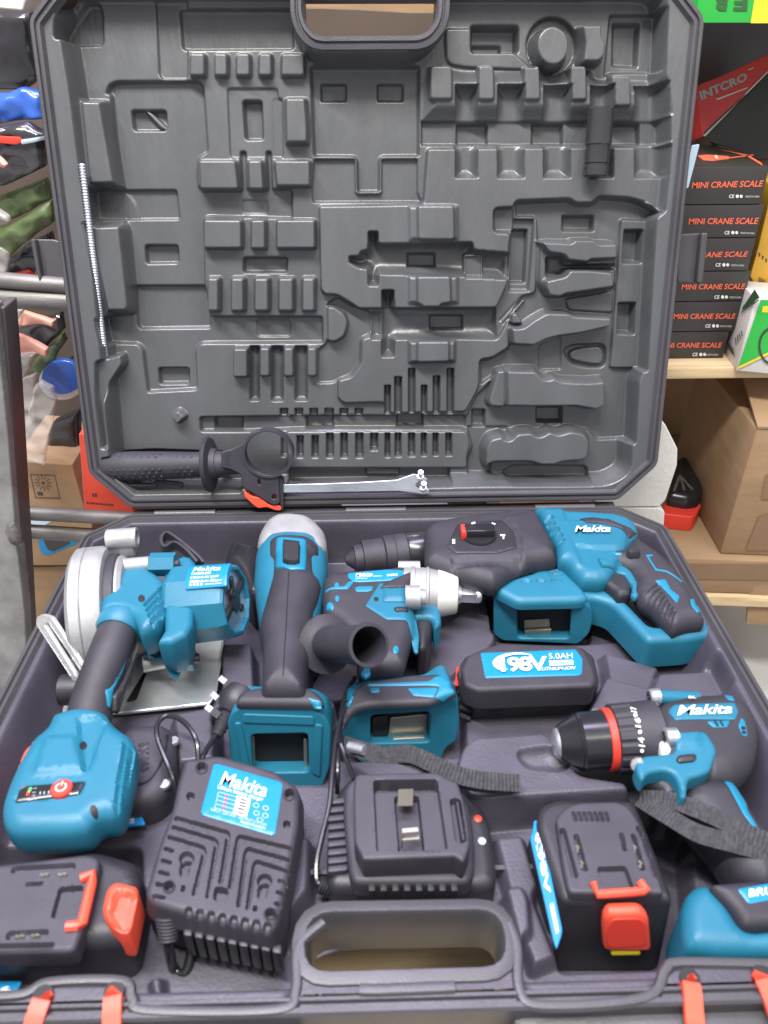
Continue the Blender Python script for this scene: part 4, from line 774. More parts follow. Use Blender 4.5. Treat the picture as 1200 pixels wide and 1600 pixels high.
strap('wrist_strap', [(540, 1163, -.004), (560, 1170, .004), (600, 1180, .008), (640, 1178, .010), (680, 1195, .008), (720, 1212, .004), (760, 1220, .0), (812, 1224, -.006)], .011, M['strap'], t, (.9, .5))
strap('wrist_strap', [(606, 1176, .004), (650, 1190, .004), (690, 1210, .0), (730, 1222, -.004), (775, 1228, -.008), (812, 1226, -.008)], .010, M['strap'], t, (.7, .4))
obj('strap_ferrule', *tube([TR.p(546, 1166, .004), TR.p(570, 1172, .008)], .0035, 12), M['zinc'], t)
# ------------------------------------------------------------------ drill
t = thing('cordless_drill', base_of((1080, 1200), -.05), 'teal and black drill with numbered collar, red ring and strap, right of the tray', 'drill')
A = TR.p(*q(S7, [(252, 318)])[0], -.006); B = TR.p(*q(S7, [(720, 284)])[0], -.002); L = np.linalg.norm(B-A); dd = (B-A)/L
h = lambda x: (x-252)/(720-252)*L
obj('jaw_ring', *lathe(A, B, [(-.002, .007), (0, .0098), (h(268), .0108), (h(275), .0095)], 40), M['zinc'], t)
obj('chuck', *lathe(A, B, [(h(262), .0112), (h(275), .0128), (h(340), .0182), (h(344), .0192), (h(352), .0186), (h(360), .0198), (h(470), .0200)], 56), M['gloss'], t)
obj('red_ring', *lathe(A, B, [(h(468), .0200), (h(470), .0212), (h(500), .0213), (h(502), .0205)], 56), M['red'], t)
V, Fc = lathe(A, B, [(h(500), .0210), (h(503), .0232), (h(505), .0238), (h(585), .0242), (h(588), .0236)], 96); V = V.reshape(5, 96, 3)
for k in range(96):
    if k % 6 in (0, 1): V[1:4, k] -= (V[1:4, k]-(A+np.outer((V[1:4, k]-A)@dd, dd)))*.05
obj('torque_collar', V.reshape(-1, 3), Fc, M['grip'], t)
obj('number_band', *lathe(A, B, [(h(586), .0238), (h(700), .0246), (h(705), .0235)], 64), M['grip'], t)
CC = CylS(A+dd*h(586), A+dd*h(700), .0240, .0248)
for s, c, w_, hh in (('16', (617, 228), 28, 44), ('14', (633, 312), 30, 44), ('17', (600, 172), 28, 26), ('12', (624, 390), 26, 26)):
    x, y = c; text('numeral', s, q(S7, [(x-w_/2+3, y+hh/2-4), (x-w_/2-1, y-hh/2), (x+w_/2-3, y-hh/2+2), (x+w_/2+1, y+hh/2)]), CC, M['white'], t, .0008, bold=.03)
V, Fc = strip([[q(S7, [(x+9*math.cos(k), y+9*math.sin(k))])[0] for k in np.linspace(0, 6.28, 11)[:-1]] for x, y in ((627, 268), (636, 350), (607, 196))], CC, .0008); obj('dot', V, Fc, M['white'], t, smooth=False)
o, SD = relief('body', q(S7, [(688, 150), (720, 128), (800, 105), (900, 100), (1000, 95), (1075, 115), (1130, 160), (1158, 225), (1166, 300), (1150, 400), (1110, 455), (1058, 492), (960, 500), (900, 470), (780, 460), (715, 440), (690, 330)]), .016, .016, -.002, M['grip'], t, rf=.006, under=(.028, .034))
plate('front_plate', q(S7, [(668, 118), (690, 90), (712, 128), (714, 170), (745, 250), (788, 268), (785, 355), (728, 372), (718, 330), (700, 210), (680, 150)]), [], TR, .014, .02, M['whiteplast'], t, bev=.002)
for a_, b_, r in (((668, 112), (712, 108), .0056), ((735, 292), (792, 290), .0062)):
    A_ = TR.p(*q(S7, [a_])[0], .016); B_ = TR.p(*q(S7, [b_])[0], .016); obj('screw_boss', *lathe(A_, B_, [(0, r*.8), (.001, r), (np.linalg.norm(B_-A_), r)], 24), M['zinc'], t)
    screw('screw', A_+np.array([.001, 0, .001]), A_-np.array([.0008, 0, -.001]), r*.6, t)
A_ = TR.p(*q(S7, [(705, 112)])[0], .013); B_ = TR.p(*q(S7, [(885, 118)])[0], .008); obj('top_rail', *tube([A_, A_*.5+B_*.5, B_], .0050, 14), M['teal'], t)
patch('logo_plate', q(S7, [(752, 180), (780, 150), (880, 145), (1050, 140), (1066, 180), (1052, 216), (920, 214), (785, 218)]), SD, .0012, M['teal'], t)
text('lettering', 'Makita', q(S7, [(788, 158), (1036, 148), (1038, 192), (792, 202)]), SD, M['white'], t, .0018, bold=.012, shear=.25, space=.92)
text('lettering', 'BL', q(S7, [(845, 108), (880, 108), (880, 118), (845, 118)]), PlaneS(TR, .0185), M['white'], t, .0003, bold=.02)
for px in ([(925, 222), (1028, 218), (1018, 248), (955, 250)], [(1000, 104), (1040, 110), (1052, 132), (1020, 126)], [(1066, 240), (1080, 205), (1096, 222), (1110, 290), (1085, 286)]): patch('trim', q(S7, px), SD, .0008, M['teal2'], t)
V, Fc = strip([q(S7, p) for p in ([(955, 222), (966, 222), (980, 247), (970, 247)], [(980, 221), (990, 221), (1002, 246), (993, 246)], [(1078, 248), (1096, 248), (1098, 262), (1080, 262)], [(1080, 268), (1099, 268), (1100, 280), (1083, 280)])], SD, .0012); obj('vent_shade', V, Fc, M['dark'], t, smooth=False)  # flat dark strips, shade of the vent openings painted on
o, S = relief('side_panel', q(S7, [(785, 272), (910, 265), (935, 285), (975, 350), (942, 445), (900, 465), (842, 480), (834, 565), (808, 562), (800, 500), (775, 455), (735, 442), (665, 452), (638, 492), (612, 450), (605, 410), (640, 376), (730, 370), (786, 362)]), .0182, .003, .006, M['teal'], t, rf=.004, ops=[(.002, .003, q(S7, [(775, 275), (892, 270), (890, 330), (782, 340)]))])
patch('selector', q(S7, [(788, 392), (800, 378), (870, 372), (880, 385), (868, 402), (800, 410)]), S, .003, M['black'], t, er=.002)
c = TR.p(*q(S7, [(622, 415)])[0], .014); obj('work_light', *lathe(c, c+np.array([-.003, -.003, .003]), [(0, .0048), (.003, .0042), (.004, .002)], 20), M['clear'], t)
relief('trigger', q(S7, [(640, 490), (668, 455), (735, 448), (775, 470), (800, 510), (806, 565), (740, 560), (700, 510)]), .008, .008, -.04, M['black'], t)
o, SG = relief('grip', q(S7, [(806, 565), (842, 482), (935, 470), (1050, 490), (1100, 560), (1180, 690), (1300, 900), (1200, 960), (1080, 900), (950, 720), (860, 620)]), .010, .014, -.012, M['grip'], t, rf=.005, under=(.03, .02))
patch('trim', q(S7, [(1002, 492), (1022, 488), (1105, 590), (1108, 620), (1158, 700), (1140, 704), (1090, 640)]), SG, .0012, M['teal2'], t)
o, S = relief('battery_foot', q(S7, [(815, 1065), (830, 1000), (865, 958), (925, 945), (985, 1005), (1022, 1045), (1090, 1160), (1320, 1140), (1320, 1260), (1000, 1265), (835, 1240), (815, 1150)]), -.004, .010, -.055, M['teal'], t, rf=.006)
o, S = relief('foot_cover', q(S7, [(932, 948), (1080, 935), (1340, 915), (1340, 1125), (1095, 1142), (1035, 1048), (990, 1005)]), .002, .006, -.04, M['grip'], t, rf=.004)
patch('label', q(S7, [(1062, 972), (1335, 938), (1335, 1012), (1112, 1036)]), S, .0008, M['label'], t)
text('lettering', 'BRUSHLESS', q(S7, [(1106, 978), (1420, 944), (1424, 980), (1112, 1012)]), S, M['white'], t, .0014, bold=.02, shear=.15) if False else text('lettering', 'BRUSHL', q(S7, [(1106, 976), (1318, 952), (1322, 988), (1112, 1012)]), S, M['white'], t, .0014, bold=.02, shear=.15)
strap('wrist_strap', [(1000, 1248, -.004), (1040, 1250, .004), (1070, 1258, .010), (1110, 1274, .014), (1160, 1298, .016), (1230, 1330, .012)], .0105, M['strap'], t, (.5, .6))
strap('wrist_strap', [(1000, 1250, -.006), (1050, 1280, .006), (1090, 1302, .010), (1140, 1316, .012), (1230, 1340, .010)], .0105, M['strap'], t, (.6, .6))
# ------------------------------------------------------------------ batteries
def logo_98(S, P, parent, tile):
    """white swoosh, 198V lettering on a battery label: P maps label (0..1, 0..1) to tile coordinates"""
    def g(l): return q(tile, [P(x, y) for x, y in l])
    V, Fc = strip([g([(.10+.34*(1-math.cos(a))*.9 if False else .33-.24*math.cos(a)*(1-.0), .50-.40*math.sin(a)) for a in np.linspace(-.9, 2.3, 14)]+[(.36-.20*math.cos(a), .50-.33*math.sin(a)) for a in np.linspace(2.3, -.9, 14)])], S, .0018)
    obj('swoosh', V, Fc, M['white'], parent, smooth=False)
    text('lettering', '198V', g([(.17, .28), (.64, .28), (.64, .86), (.17, .86)]), S, M['white'], parent, .0019, bold=.03, space=.85)
    text('lettering', '5.0AH', g([(.66, .18), (.90, .18), (.90, .40), (.66, .40)]), S, M['white'], parent, .0019)
    V, Fc = strip([g([(.66, .46), (.90, .46), (.90, .66), (.66, .66)])], S, .0017); obj('print_block', V, Fc, M['white'], parent, smooth=False)
    text('lettering', 'Li-ion', g([(.69, .49), (.87, .49), (.87, .63), (.69, .63)]), S, M['label'], parent, .0021, bold=.02)
    text('lettering', 'LITHIUM-ION', g([(.58, .72), (.92, .72), (.91, .85), (.57, .85)]), S, M['white'], parent, .0019, bold=.01, shear=.2)
t = thing('battery_pack', base_of((825, 1090), -.052), 'black battery pack lying label up below the rotary hammer dock', 'battery')
o, S = relief('shell', q(S3, [(48, 640), (70, 590), (130, 562), (200, 540), (490, 553), (520, 575), (548, 640), (558, 680), (545, 705), (110, 722), (60, 700)]), -.002, .0035, -.022, M['grip'], t, rf=.003)
o, S_ = relief('case_bottom', q(S3, [(30, 660), (62, 600), (130, 575), (500, 565), (545, 600), (566, 690), (555, 720), (108, 742), (52, 720)]), -.016, .003, -.048, M['black'], t, rf=.003, at=-.020)
patch('label', q(S3, [(122, 578), (478, 565), (504, 600), (502, 655), (490, 662), (140, 672)]), S, .0006, M['label'], t)
logo_98(S, lambda x, y: (128+x*372+y*10, 576-x*12+y*94), t, S3)
for x in (175, 260, 355, 440): obj('seam', *box3(TR.p(*q(S3, [(x, 712-(x-175)*.05)])[0], -.010), (.0016, 0, 0), (0, .004, 0), (0, 0, .006)), M['dark'], t)
fr = vplane(TR.p(*q(S3, [(108, 742)])[0], -.020), TR.p(*q(S3, [(555, 720)])[0], -.020))
P = [fr.w(*fr.hit(*q(S3, [(152+c*14+(7 if r % 2 else 0), 780+r*15)])[0]), .0004) for r in range(5) for c in range(4)]
obj('vent_dots', *join([lathe(p-fr.en*.001, p+fr.en*.0006, [(0, .0011), (.0014, .0008)], 8) for p in P]), M['grip'], t)['kind'] = 'stuff'
obj('release_slit', *tube([TR.p(*q(S3, [(38, 630)])[0], -.016), TR.p(*q(S3, [(32, 700)])[0], -.024)], .0012, 6), M['red'], t)
for k in range(4): obj('side_rib', *tube([TR.p(*q(S3, [(38+k*3, 720+k*30)])[0], -.03-k*.004), TR.p(*q(S3, [(85, 735+k*30)])[0], -.03-k*.004)], .0022, 8), M['black'], t)

t = thing('battery_pack', base_of((930, 1400), -.055), 'upright black battery pack with blue side label and red button facing the viewer', 'battery')
o, S = relief('shell', q(S7, [(160, 690), (172, 620), (205, 588), (260, 572), (580, 575), (615, 600), (640, 660), (765, 985), (772, 1020), (760, 1030), (290, 1032), (262, 1000)]), -.006, .006, -.074, M['black'], t, rf=.006, draft=.005)
o, S2_ = relief('slide_rail', q(S7, [(252, 660), (262, 640), (300, 600), (350, 585), (520, 578), (575, 600), (605, 640), (640, 700), (735, 985), (722, 992), (310, 990), (285, 880)]), .000, .0022, -.012, M['charger'], t, rf=.004,
                ops=[(-.0025, .0012, q(S7, p)) for p in ([(326+k*24, 625), (338+k*24, 625), (347+k*24, 665), (335+k*24, 665)] for k in range(7))]+
                    [(-.004, .0014, q(S7, [(272, 700), (292, 700), (350, 915), (330, 918)])), (-.004, .0014, q(S7, [(612, 690), (628, 690), (712, 910), (690, 915)])), (-.004, .0014, q(S7, [(335, 730), (350, 725), (395, 885), (372, 890)])), (-.004, .0014, q(S7, [(590, 725), (604, 725), (650, 880), (632, 885)])), (-.003, .0014, q(S7, [(540, 720), (552, 720), (568, 795), (556, 798)])),
                     (-.004, .001, q(S7, [(438, 872), (565, 868), (600, 965), (462, 970)]))], res=.0016)
for x, y in ((348, 790), (366, 860), (602, 790), (628, 860)):
    obj('terminal', *tube([TR.p(*q(S7, [(x+dx, y+dy)])[0], -.002) for dx, dy in ((-4, -16), (6, -4), (-2, 6), (6, 18))], .0010, 6), M['copper'], t)
obj('latch_bar', *tube([S2_.world([S2_.hit(*q(S7, [p])[0])], .0015)[0] for p in ((418, 945), (436, 1000), (640, 992), (656, 985), (625, 942))], .0024, 8), M['orange'], t)
frb = vplane(TR.p(*q(S7, [(290, 1032)])[0], -.010)-np.array([0, .006, 0]), TR.p(*q(S7, [(760, 1030)])[0], -.010)-np.array([0, .006, 0]), .10)
plate('button', q(S7, [(464, 1150), (470, 1105), (492, 1080), (640, 1075), (672, 1110), (682, 1240), (668, 1252), (470, 1252)]), [], frb, .003, .008, M['orange'], t, bev=.003, rf=.004)
plate('button_hollow', q(S7, [(478, 1175), (486, 1130), (505, 1105), (630, 1100), (655, 1130), (662, 1225), (482, 1235)]), [], frb, .0036, .002, M['red'], t, bev=.0006, rf=.004)
plate('button_lip', q(S7, [(498, 1250), (632, 1250), (630, 1264), (500, 1266)]), [], frb, .0015, .004, M['yellow'], t, bev=.0005)
# side label of this pack
pa = TR.p(*q(S7, [(160, 672)])[0], -.012)+np.array([-.006, 0, 0]); pb = TR.p(*q(S7, [(280, 1040)])[0], -.014)+np.array([-.006, 0, 0])
e = pb-pa; e[2] = 0; e /= np.linalg.norm(e); frs = Frame(pa, e, (0, 0, 1))
if frs.en[0] > 0: frs = Frame(pa, -e, (0, 0, 1))
sl = [(138, 740), (150, 710), (155, 662), (176, 662), (186, 700), (236, 930), (282, 1150), (278, 1175), (256, 1240), (240, 1190)]
plate('label', q(S7, sl), [], TR, -.010, .002, M['label'], t, bev=.0004)
SLB = PlaneS(TR, -.0098)
text('lettering', '198V', q(S7, [(186, 732), (230, 985), (208, 1000), (160, 760)]), SLB, M['white'], t, .0003, bold=.03)
V, Fc = strip([q(S7, [(160, 745), (166, 722), (178, 715), (186, 730), (205, 830), (200, 828), (180, 742), (172, 730), (168, 748), (172, 800), (168, 800)])], SLB, .0003); obj('swoosh', V, Fc, M['white'], t, smooth=False)
V, Fc = strip([q(S7, [(226, 1040), (240, 1030), (266, 1160), (254, 1172)])], SLB, .0003); obj('print_block', V, Fc, M['white'], t, smooth=False)

t = thing('battery_pack', base_of((80, 1440), -.055), 'black battery pack in the front left corner, red clip and button pointing right', 'battery')
o, S = relief('shell', q(S4, [(-170, 760), (60, 712), (430, 655), (560, 690), (615, 712), (640, 790), (628, 830), (585, 1040), (540, 1075), (330, 1090), (-170, 1120)]), -.004, .010, -.05, M['black'], t, rf=.006)
o, S3_ = relief('slide_rail', q(S4, [(-170, 742), (60, 712), (395, 672), (450, 690), (440, 760), (405, 920), (335, 1100), (300, 1112), (-170, 1120)]), .004, .003, -.01, M['charger'], t, rf=.004, res=.0018,
                ops=[(-.003, .0015, q(S4, p)) for p in ([(60, 728), (335, 712), (330, 745), (50, 752)], [(35, 1018), (215, 1010), (208, 1040), (28, 1050)], [(-150, 1078), (240, 1068), (235, 1085), (-150, 1095)], [(120, 800), (190, 796), (188, 806), (118, 810)])]+[(-.004, .001, q(S4, [(265, 820), (372, 812), (338, 945), (228, 955)]))])
for x, y in ((200, 766), (280, 764), (90, 1042), (160, 1038)): obj('terminal', *tube([S3_.world([S3_.hit(*q(S4, [(x+dx, y+dy)])[0])], .0008)[0] for dx, dy in ((-18, -2), (-6, 4), (6, -4), (18, 3))], .0009, 6), M['copper'], t)
obj('latch_bar', *tube([S3_.world([S3_.hit(*q(S4, [p])[0])], .001)[0] for p in ((362, 785), (418, 765), (412, 800), (368, 985), (350, 994), (298, 1000))], .0028, 8), M['orange'], t)
o, S = relief('button', q(S4, [(455, 930), (478, 830), (520, 798), (615, 820), (618, 850), (578, 1030), (540, 1030), (480, 985)]), .006, .005, -.02, M['orange'], t, rf=.004, ops=[(-.004, .003, q(S4, [(490, 940), (515, 850), (540, 832), (605, 850), (570, 1000), (535, 1000)]))], at=.002)
patch('label', q(S4, [(-80, 1240), (100, 1240), (60, 1310), (-80, 1310)]), PlaneS(TR, -.036), .001, M['label'], t)
text('lettering', '9', q(S4, [(62, 1296), (6, 1300), (0, 1262), (56, 1266)]), PlaneS(TR, -.036), M['white'], t, .0014, bold=.03)

t = thing('battery_pack', base_of((225, 1200), -.055), 'shaded black battery pack half hidden between saw foot and charger', 'battery')
o, S = relief('shell', q(S4, [(540, 130), (610, 95), (740, 90), (790, 140), (780, 300), (765, 380), (700, 440), (590, 470), (520, 470)]), -.018, .012, -.055, M['charger'], t, rf=.006,
                ops=[(-.002, .0015, q(S4, [(622, 178+k*22), (662, 174+k*22), (660, 182+k*22), (618, 188+k*22)])) for k in range(6)])
obj('seam', *tube(catmull([S.world([S.hit(*q(S4, [p])[0])], .0004)[0] for p in ((600, 365), (660, 345), (710, 280), (740, 200), (748, 140))], 6), .0008, 6), M['dark'], t)
for p in ((775, 165), (735, 360)):
    c = S.world([S.hit(*q(S4, [p])[0])])[0]; obj('screw', *lathe(c-np.array([0, 0, .001]), c+np.array([0, 0, .001]), [(0, .004), (.002, .0035)], 16), M['zinc'], t)
SLB = PlaneS(TR, -.035)
patch('label', q(S4, [(520, 462), (612, 452), (650, 540), (560, 548), (520, 548)]), SLB, .001, M['label'], t)
for s, qd in (('5.0AH', [(530, 480), (592, 474), (596, 496), (534, 502)]), ('LITHIUM-ION', [(520, 530), (600, 526), (602, 538), (522, 543)])): text('lettering', s, q(S4, qd), SLB, M['white'], t, .0013, bold=.02)
V, Fc = strip([q(S4, [(530, 504), (596, 498), (602, 524), (534, 528)])], SLB, .0012); obj('print_block', V, Fc, M['white'], t, smooth=False)
text('lettering', 'Li-ion', q(S4, [(538, 507), (592, 502), (596, 521), (540, 525)]), SLB, M['label'], t, .0016, bold=.02)
# ------------------------------------------------------------------ chargers
t = thing('battery_charger', base_of((345, 1340), -.045), 'black charger lying upside down with grooved underside and blue printed label', 'charger')
G = [[(222, 375), (470, 445), (478, 462), (440, 695), (425, 690), (462, 470), (218, 395)], [(208, 418), (410, 478), (424, 498), (385, 720), (372, 760), (365, 755), (408, 505), (205, 434)], [(190, 465), (355, 515), (368, 540), (315, 748), (300, 745), (350, 545), (186, 480)],
     [(770, 520), (520, 462), (508, 478), (470, 712), (482, 716), (522, 492), (768, 535)], [(760, 575), (560, 520), (545, 540), (510, 800), (522, 805), (558, 555), (757, 592)], [(755, 628), (600, 580), (585, 600), (552, 812), (566, 815), (598, 612), (752, 642)]]
for k in range(5): G.append([(172-k*13, 520+k*55), (214-k*10, 533+k*55), (212-k*10, 545+k*55), (168-k*13, 532+k*55)])
for k in range(4): G.append([(705-k*8, 670+k*53), (748-k*10, 680+k*53), (744-k*10, 693+k*53), (702-k*8, 683+k*53)])
for k in range(8): G.append([(272+k*53, 800+k*10), (302+k*53, 806+k*10), (282+k*53, 870+k*10), (254+k*53, 862+k*10)])
cop = [(-.0032, .0010, q(S5, g)) for g in G]+[(-.004, .001, q(S5, [(280, 262), (312, 270), (306, 302), (276, 296)])), (-.004, .001, q(S5, [(732, 396), (760, 402), (756, 434), (728, 428)])), (-.005, .001, q(S5, [(410, 705), (470, 718), (455, 782), (400, 765)])), (-.004, .001, q(S5, [(252, 700), (268, 704), (262, 730), (248, 726)])), (-.004, .001, q(S5, [(590, 795), (606, 800), (600, 822), (586, 818)]))]
for cx, cy in ((345, 150), (757, 275), (192, 708), (666, 836)):
    cop.append((.0014, .001, [q(S5, [(cx+28*math.cos(k), cy+31*math.sin(k))])[0] for k in np.linspace(0, 6.28, 15)[:-1]])); cop.append((-.006, .001, [q(S5, [(cx+19*math.cos(k), cy+21*math.sin(k))])[0] for k in np.linspace(0, 6.28, 13)[:-1]]))
for cx, cy in ((275, 575), (640, 680)):
    cop.append((-.0035, .0012, [q(S5, [(cx+33*math.cos(k), cy+32*math.sin(k))])[0] for k in np.linspace(0, 6.28, 15)[:-1]])); cop.append((-.003, .0012, q(S5, [(cx-22, cy), (cx+22, cy), (cx+2, cy+85), (cx-34, cy+78)])))
o, S = relief('housing', q(S5, [(235, 215), (268, 108), (330, 110), (425, 90), (700, 170), (735, 200), (805, 245), (802, 410), (745, 700), (715, 850), (680, 930), (560, 905), (250, 835), (110, 790), (80, 745), (95, 690), (150, 500), (205, 360)]), .004, .004, -.012, M['charger'], t, rf=.006, res=.0011, ops=cop, draft=.002)
relief('housing_lower', q(S5, [(235, 215), (268, 108), (425, 90), (700, 170), (805, 245), (802, 410), (715, 850), (680, 935), (560, 912), (250, 842), (100, 795), (72, 745), (95, 690), (205, 360)]), -.008, .003, -.036, M['black'], t, rf=.006, at=-.003, draft=.001)
for k in range(9):
    p = TR.p(*q(S5, [(262+k*52, 880+k*10)])[0], -.008); obj('side_fin', *box3(p+np.array([0, -.005, -.024]), (.005, -.001, 0), (0, .005, 0), (0, 0, .022), .001), M['black'], t)
patch('label', q(S5, [(402, 135), (420, 132), (718, 218), (725, 235), (690, 460), (672, 466), (350, 372), (342, 358)]), S, .0007, M['label'], t, rf=.003)
ax = lambda x, y: (402+x*322-y*58, 133+x*92+y*235)
for s, (x0, y0, x1, y1), b, sh in (('Makita', (.15, .09, .82, .36), .012, .2), ('Lithium battery charger', (.14, .37, .80, .47), .012, 0), ('INPUT: 220-240V  OUTPUT:21V 2.0A', (.12, .84, .93, .90), .008, 0), ('MADE IN JAPAN', (.56, .92, .92, .97), .01, 0)):
    text('lettering', s, q(S5, [ax(x0, y0), ax(x1, y0), ax(x1, y1), ax(x0, y1)]), S, M['white'] if b != .008 else M['pgrey'], t, .0011, bold=b, shear=sh)
V, Fc = strip([q(S5, [ax(.43, .47), ax(.63, .47), ax(.63, .83), ax(.43, .83)])], S, .0011); obj('print_block', V, Fc, M['white'], t, smooth=False)
V, Fc = strip([q(S5, [ax(a, b), ax(c, b), ax(c, b+.035), ax(a, b+.035)]) for a, b, c in ((.49, .51, .57), (.48, .57, .58), (.49, .63, .59), (.47, .69, .58), (.50, .77, .57))], S, .0014); obj('symbol_row', V, Fc, M['ink'], t, smooth=False)
V, Fc = strip([q(S5, [ax(.16, y), ax(.43, y), ax(.43, y+.012), ax(.16, y+.012)]) for y in (.50, .58, .66, .74, .82)]+[q(S5, [ax(.16, .5), ax(.168, .5), ax(.168, .82), ax(.16, .82)])], S, .0011); obj('table_print', V, Fc, M['pgrey'], t, smooth=False)
V, Fc = strip([q(S5, [ax(.27, y), ax(.31, y), ax(.31, y+.035), ax(.27, y+.035)]) for y in (.52, .60, .68, .76)], S, .0012); obj('table_mark', V, Fc, M['red'], t, smooth=False)
for x, y in ((.72, .56), (.86, .56), (.75, .70), (.88, .70), (.82, .81)):
    c = [(x+.045*math.cos(k), y+.05*math.sin(k)) for k in np.linspace(0, 6.28, 13)]; V, Fc = strip([q(S5, [ax(*c[k]), ax(*c[k+1]), ax(x+(c[k+1][0]-x)*.75, y+(c[k+1][1]-y)*.75), ax(x+(c[k][0]-x)*.75, y+(c[k][1]-y)*.75)]) for k in range(12)], S, .0012); obj('symbol', V, Fc, M['pgrey'], t, smooth=False)
A = TR.p(*q(S5, [(190, 840)])[0], -.010); B = TR.p(*q(S5, [(192, 960)])[0], -.020); L = np.linalg.norm(B-A)
obj('cable_sleeve', *lathe(A, B, [(k*L/14, (.0078-.0022*k/14)*(1 if k % 2 else .84)) for k in range(15)], 24), M['grip'], t)
obj('cable', *tube(catmull([B, TR.p(*q(S5, [(196, 1010)])[0], -.028), TR.p(*q(S5, [(215, 1090)])[0], -.045), TR.p(*q(S5, [(270, 1110)])[0], -.046), TR.p(*q(S5, [(300, 1000)])[0], -.040), TR.p(*q(S5, [(320, 920)])[0], -.034)], 8), .0030, 10), M['gloss'], t)

t = thing('battery_charger', base_of((640, 1350), -.048), 'black charger right way up with bare metal contacts, behind the front handle', 'charger')
o, S_ = relief('base', q(S6, [(108, 560), (140, 450), (190, 385), (250, 352), (700, 350), (770, 380), (860, 500), (905, 600), (935, 820), (930, 900), (860, 925), (130, 930), (95, 900), (95, 760)]), -.022, .008, -.050, M['black'], t, rf=.008)
V, Fc = join([box3(TR.p(*q(S6, [(300+k*59, 915)])[0], -.022)-np.array([0, .0005, .016]), (.0032, 0, 0), (0, .010, 0), (0, 0, .018)) for k in range(8)])
for k in range(8): obj('vent_shade', *box3(TR.p(*q(S6, [(303+k*58, 905)])[0], -.0155)-np.array([0, .003, .012]), (.0040, 0, 0), (0, .008, 0), (0, 0, .0135), .0006), M['dark'], t)  # dark blocks, the shade inside the openings put into their colour
for k in range(9): obj('side_rib', *box3(TR.p(*q(S6, [(105-k*0, 540+k*42)])[0], -.028), (.012, .001, 0), (0, .0042, 0), (0, 0, .010), .001), M['charger'], t)
o, S = relief('top_cover', q(S6, [(178, 560), (182, 430), (200, 395), (250, 350), (690, 350), (742, 372), (775, 430), (805, 520), (828, 700), (825, 820), (800, 888), (300, 893), (228, 890), (205, 830)]), -.012, .004, -.026, M['charger'], t, rf=.006)
o, SP = relief('battery_shoe', q(S6, [(228, 420), (235, 360), (250, 345), (640, 338), (640, 350), (700, 380), (745, 395), (790, 560), (800, 690), (770, 780), (722, 735), (690, 712), (352, 728), (340, 742), (722, 740), (730, 762), (272, 775), (232, 680)][:0] or [(228, 420), (235, 362), (250, 347), (640, 338), (700, 372), (742, 385), (775, 480), (800, 620), (806, 700), (772, 785), (735, 760), (725, 755), (275, 772), (262, 740), (232, 680)]), .006, .002, -.020, M['charger'], t, rf=.003, res=.0018,
               ops=[(-.004, .0012, q(S6, [(328, 380), (640, 375), (640, 418), (552, 420), (552, 500), (690, 715), (345, 725)][:0] or [(328, 378), (640, 374), (690, 716), (345, 728)])), (-.006, .001, q(S6, [(328, 378), (638, 373), (640, 415), (330, 420)])), (-.005, .0012, q(S6, [(432, 440), (548, 436), (578, 712), (455, 718)])), (-.005, .001, q(S6, [(705, 470), (752, 468), (785, 680), (735, 684)])), (.0045, .001, q(S6, [(732, 478), (748, 477), (780, 672), (764, 674)]))])
z0 = .004
for pts in ([(450, 425, .003), (524, 422, .003), (520, 505, .007), (446, 506, .007)],):
    V = np.array([TR.p(*q(S6, [(x, y)])[0], z) for x, y, z in pts]); up_ = np.array([0, 0, .0008]); obj('contact', np.concatenate([V, V+up_]), [[3, 2, 1, 0], [4, 5, 6, 7], [0, 1, 5, 4], [1, 2, 6, 5], [2, 3, 7, 6], [3, 0, 4, 7]], M['copper'], t, smooth=False)
for pts in ([(468, 622, .010), (545, 615, .010), (550, 635, .010), (470, 642, .010)], [(468, 642, .010), (480, 640, .010), (472, 710, .001), (460, 712, .001)], [(470, 660, .006), (550, 655, .006), (552, 672, .006), (472, 678, .006)]):
    V = np.array([TR.p(*q(S6, [(x, y)])[0], z) for x, y, z in pts]); up_ = np.array([0, .0004, .0008]); obj('contact', np.concatenate([V, V+up_]), [[3, 2, 1, 0], [4, 5, 6, 7], [0, 1, 5, 4], [1, 2, 6, 5], [2, 3, 7, 6], [3, 0, 4, 7]], M['copper'], t, smooth=False)
for p, m_ in (((842, 568), 'red'), ((862, 678), 'pgrey')):
    c = S_.world([S_.hit(*q(S6, [p])[0])])[0]; obj('indicator', *lathe(c-np.array([0, 0, .001]), c+np.array([0, 0, .0012]), [(0, .0026), (.0016, .0026), (.0022, .0016)], 14), M[m_], t)
cab = catmull([TR.p(*q(S6, [p])[0], z) for p, z in (((92, 890), -.03), ((50, 880), -.03), ((48, 780), -.026), ((75, 650), -.022), ((110, 500), -.018), ((128, 300), -.014), ((155, 120), -.012), ((200, -10), -.01))], 8)
obj('cable', *tube(cab, .0019, 8), M['gloss'], t)
obj('cable', *tube(catmull([TR.p(*q(S6, [p])[0], z) for p, z in (((148, 440), -.03), ((150, 330), -.016), ((160, 160), -.014), ((180, -20), -.014), ((235, -130), -.02))], 8), .0017, 8), M['gloss'], t)
obj('cable', *tube(catmull([TR.p(*q(S6, [p])[0], z) for p, z in (((230, 370), -.012), ((195, 280), -.012), ((165, 200), -.010), ((150, 185), -.008))], 8), .0017, 8), M['gloss'], t)
A = TR.p(*q(S6, [(55, 890)])[0], -.03); B = TR.p(*q(S6, [(125, 915)])[0], -.034); L = np.linalg.norm(B-A); obj('cable_sleeve', *lathe(A, B, [(k*L/10, .0055*(1 if k % 2 else .8)) for k in range(11)], 18), M['black'], t)
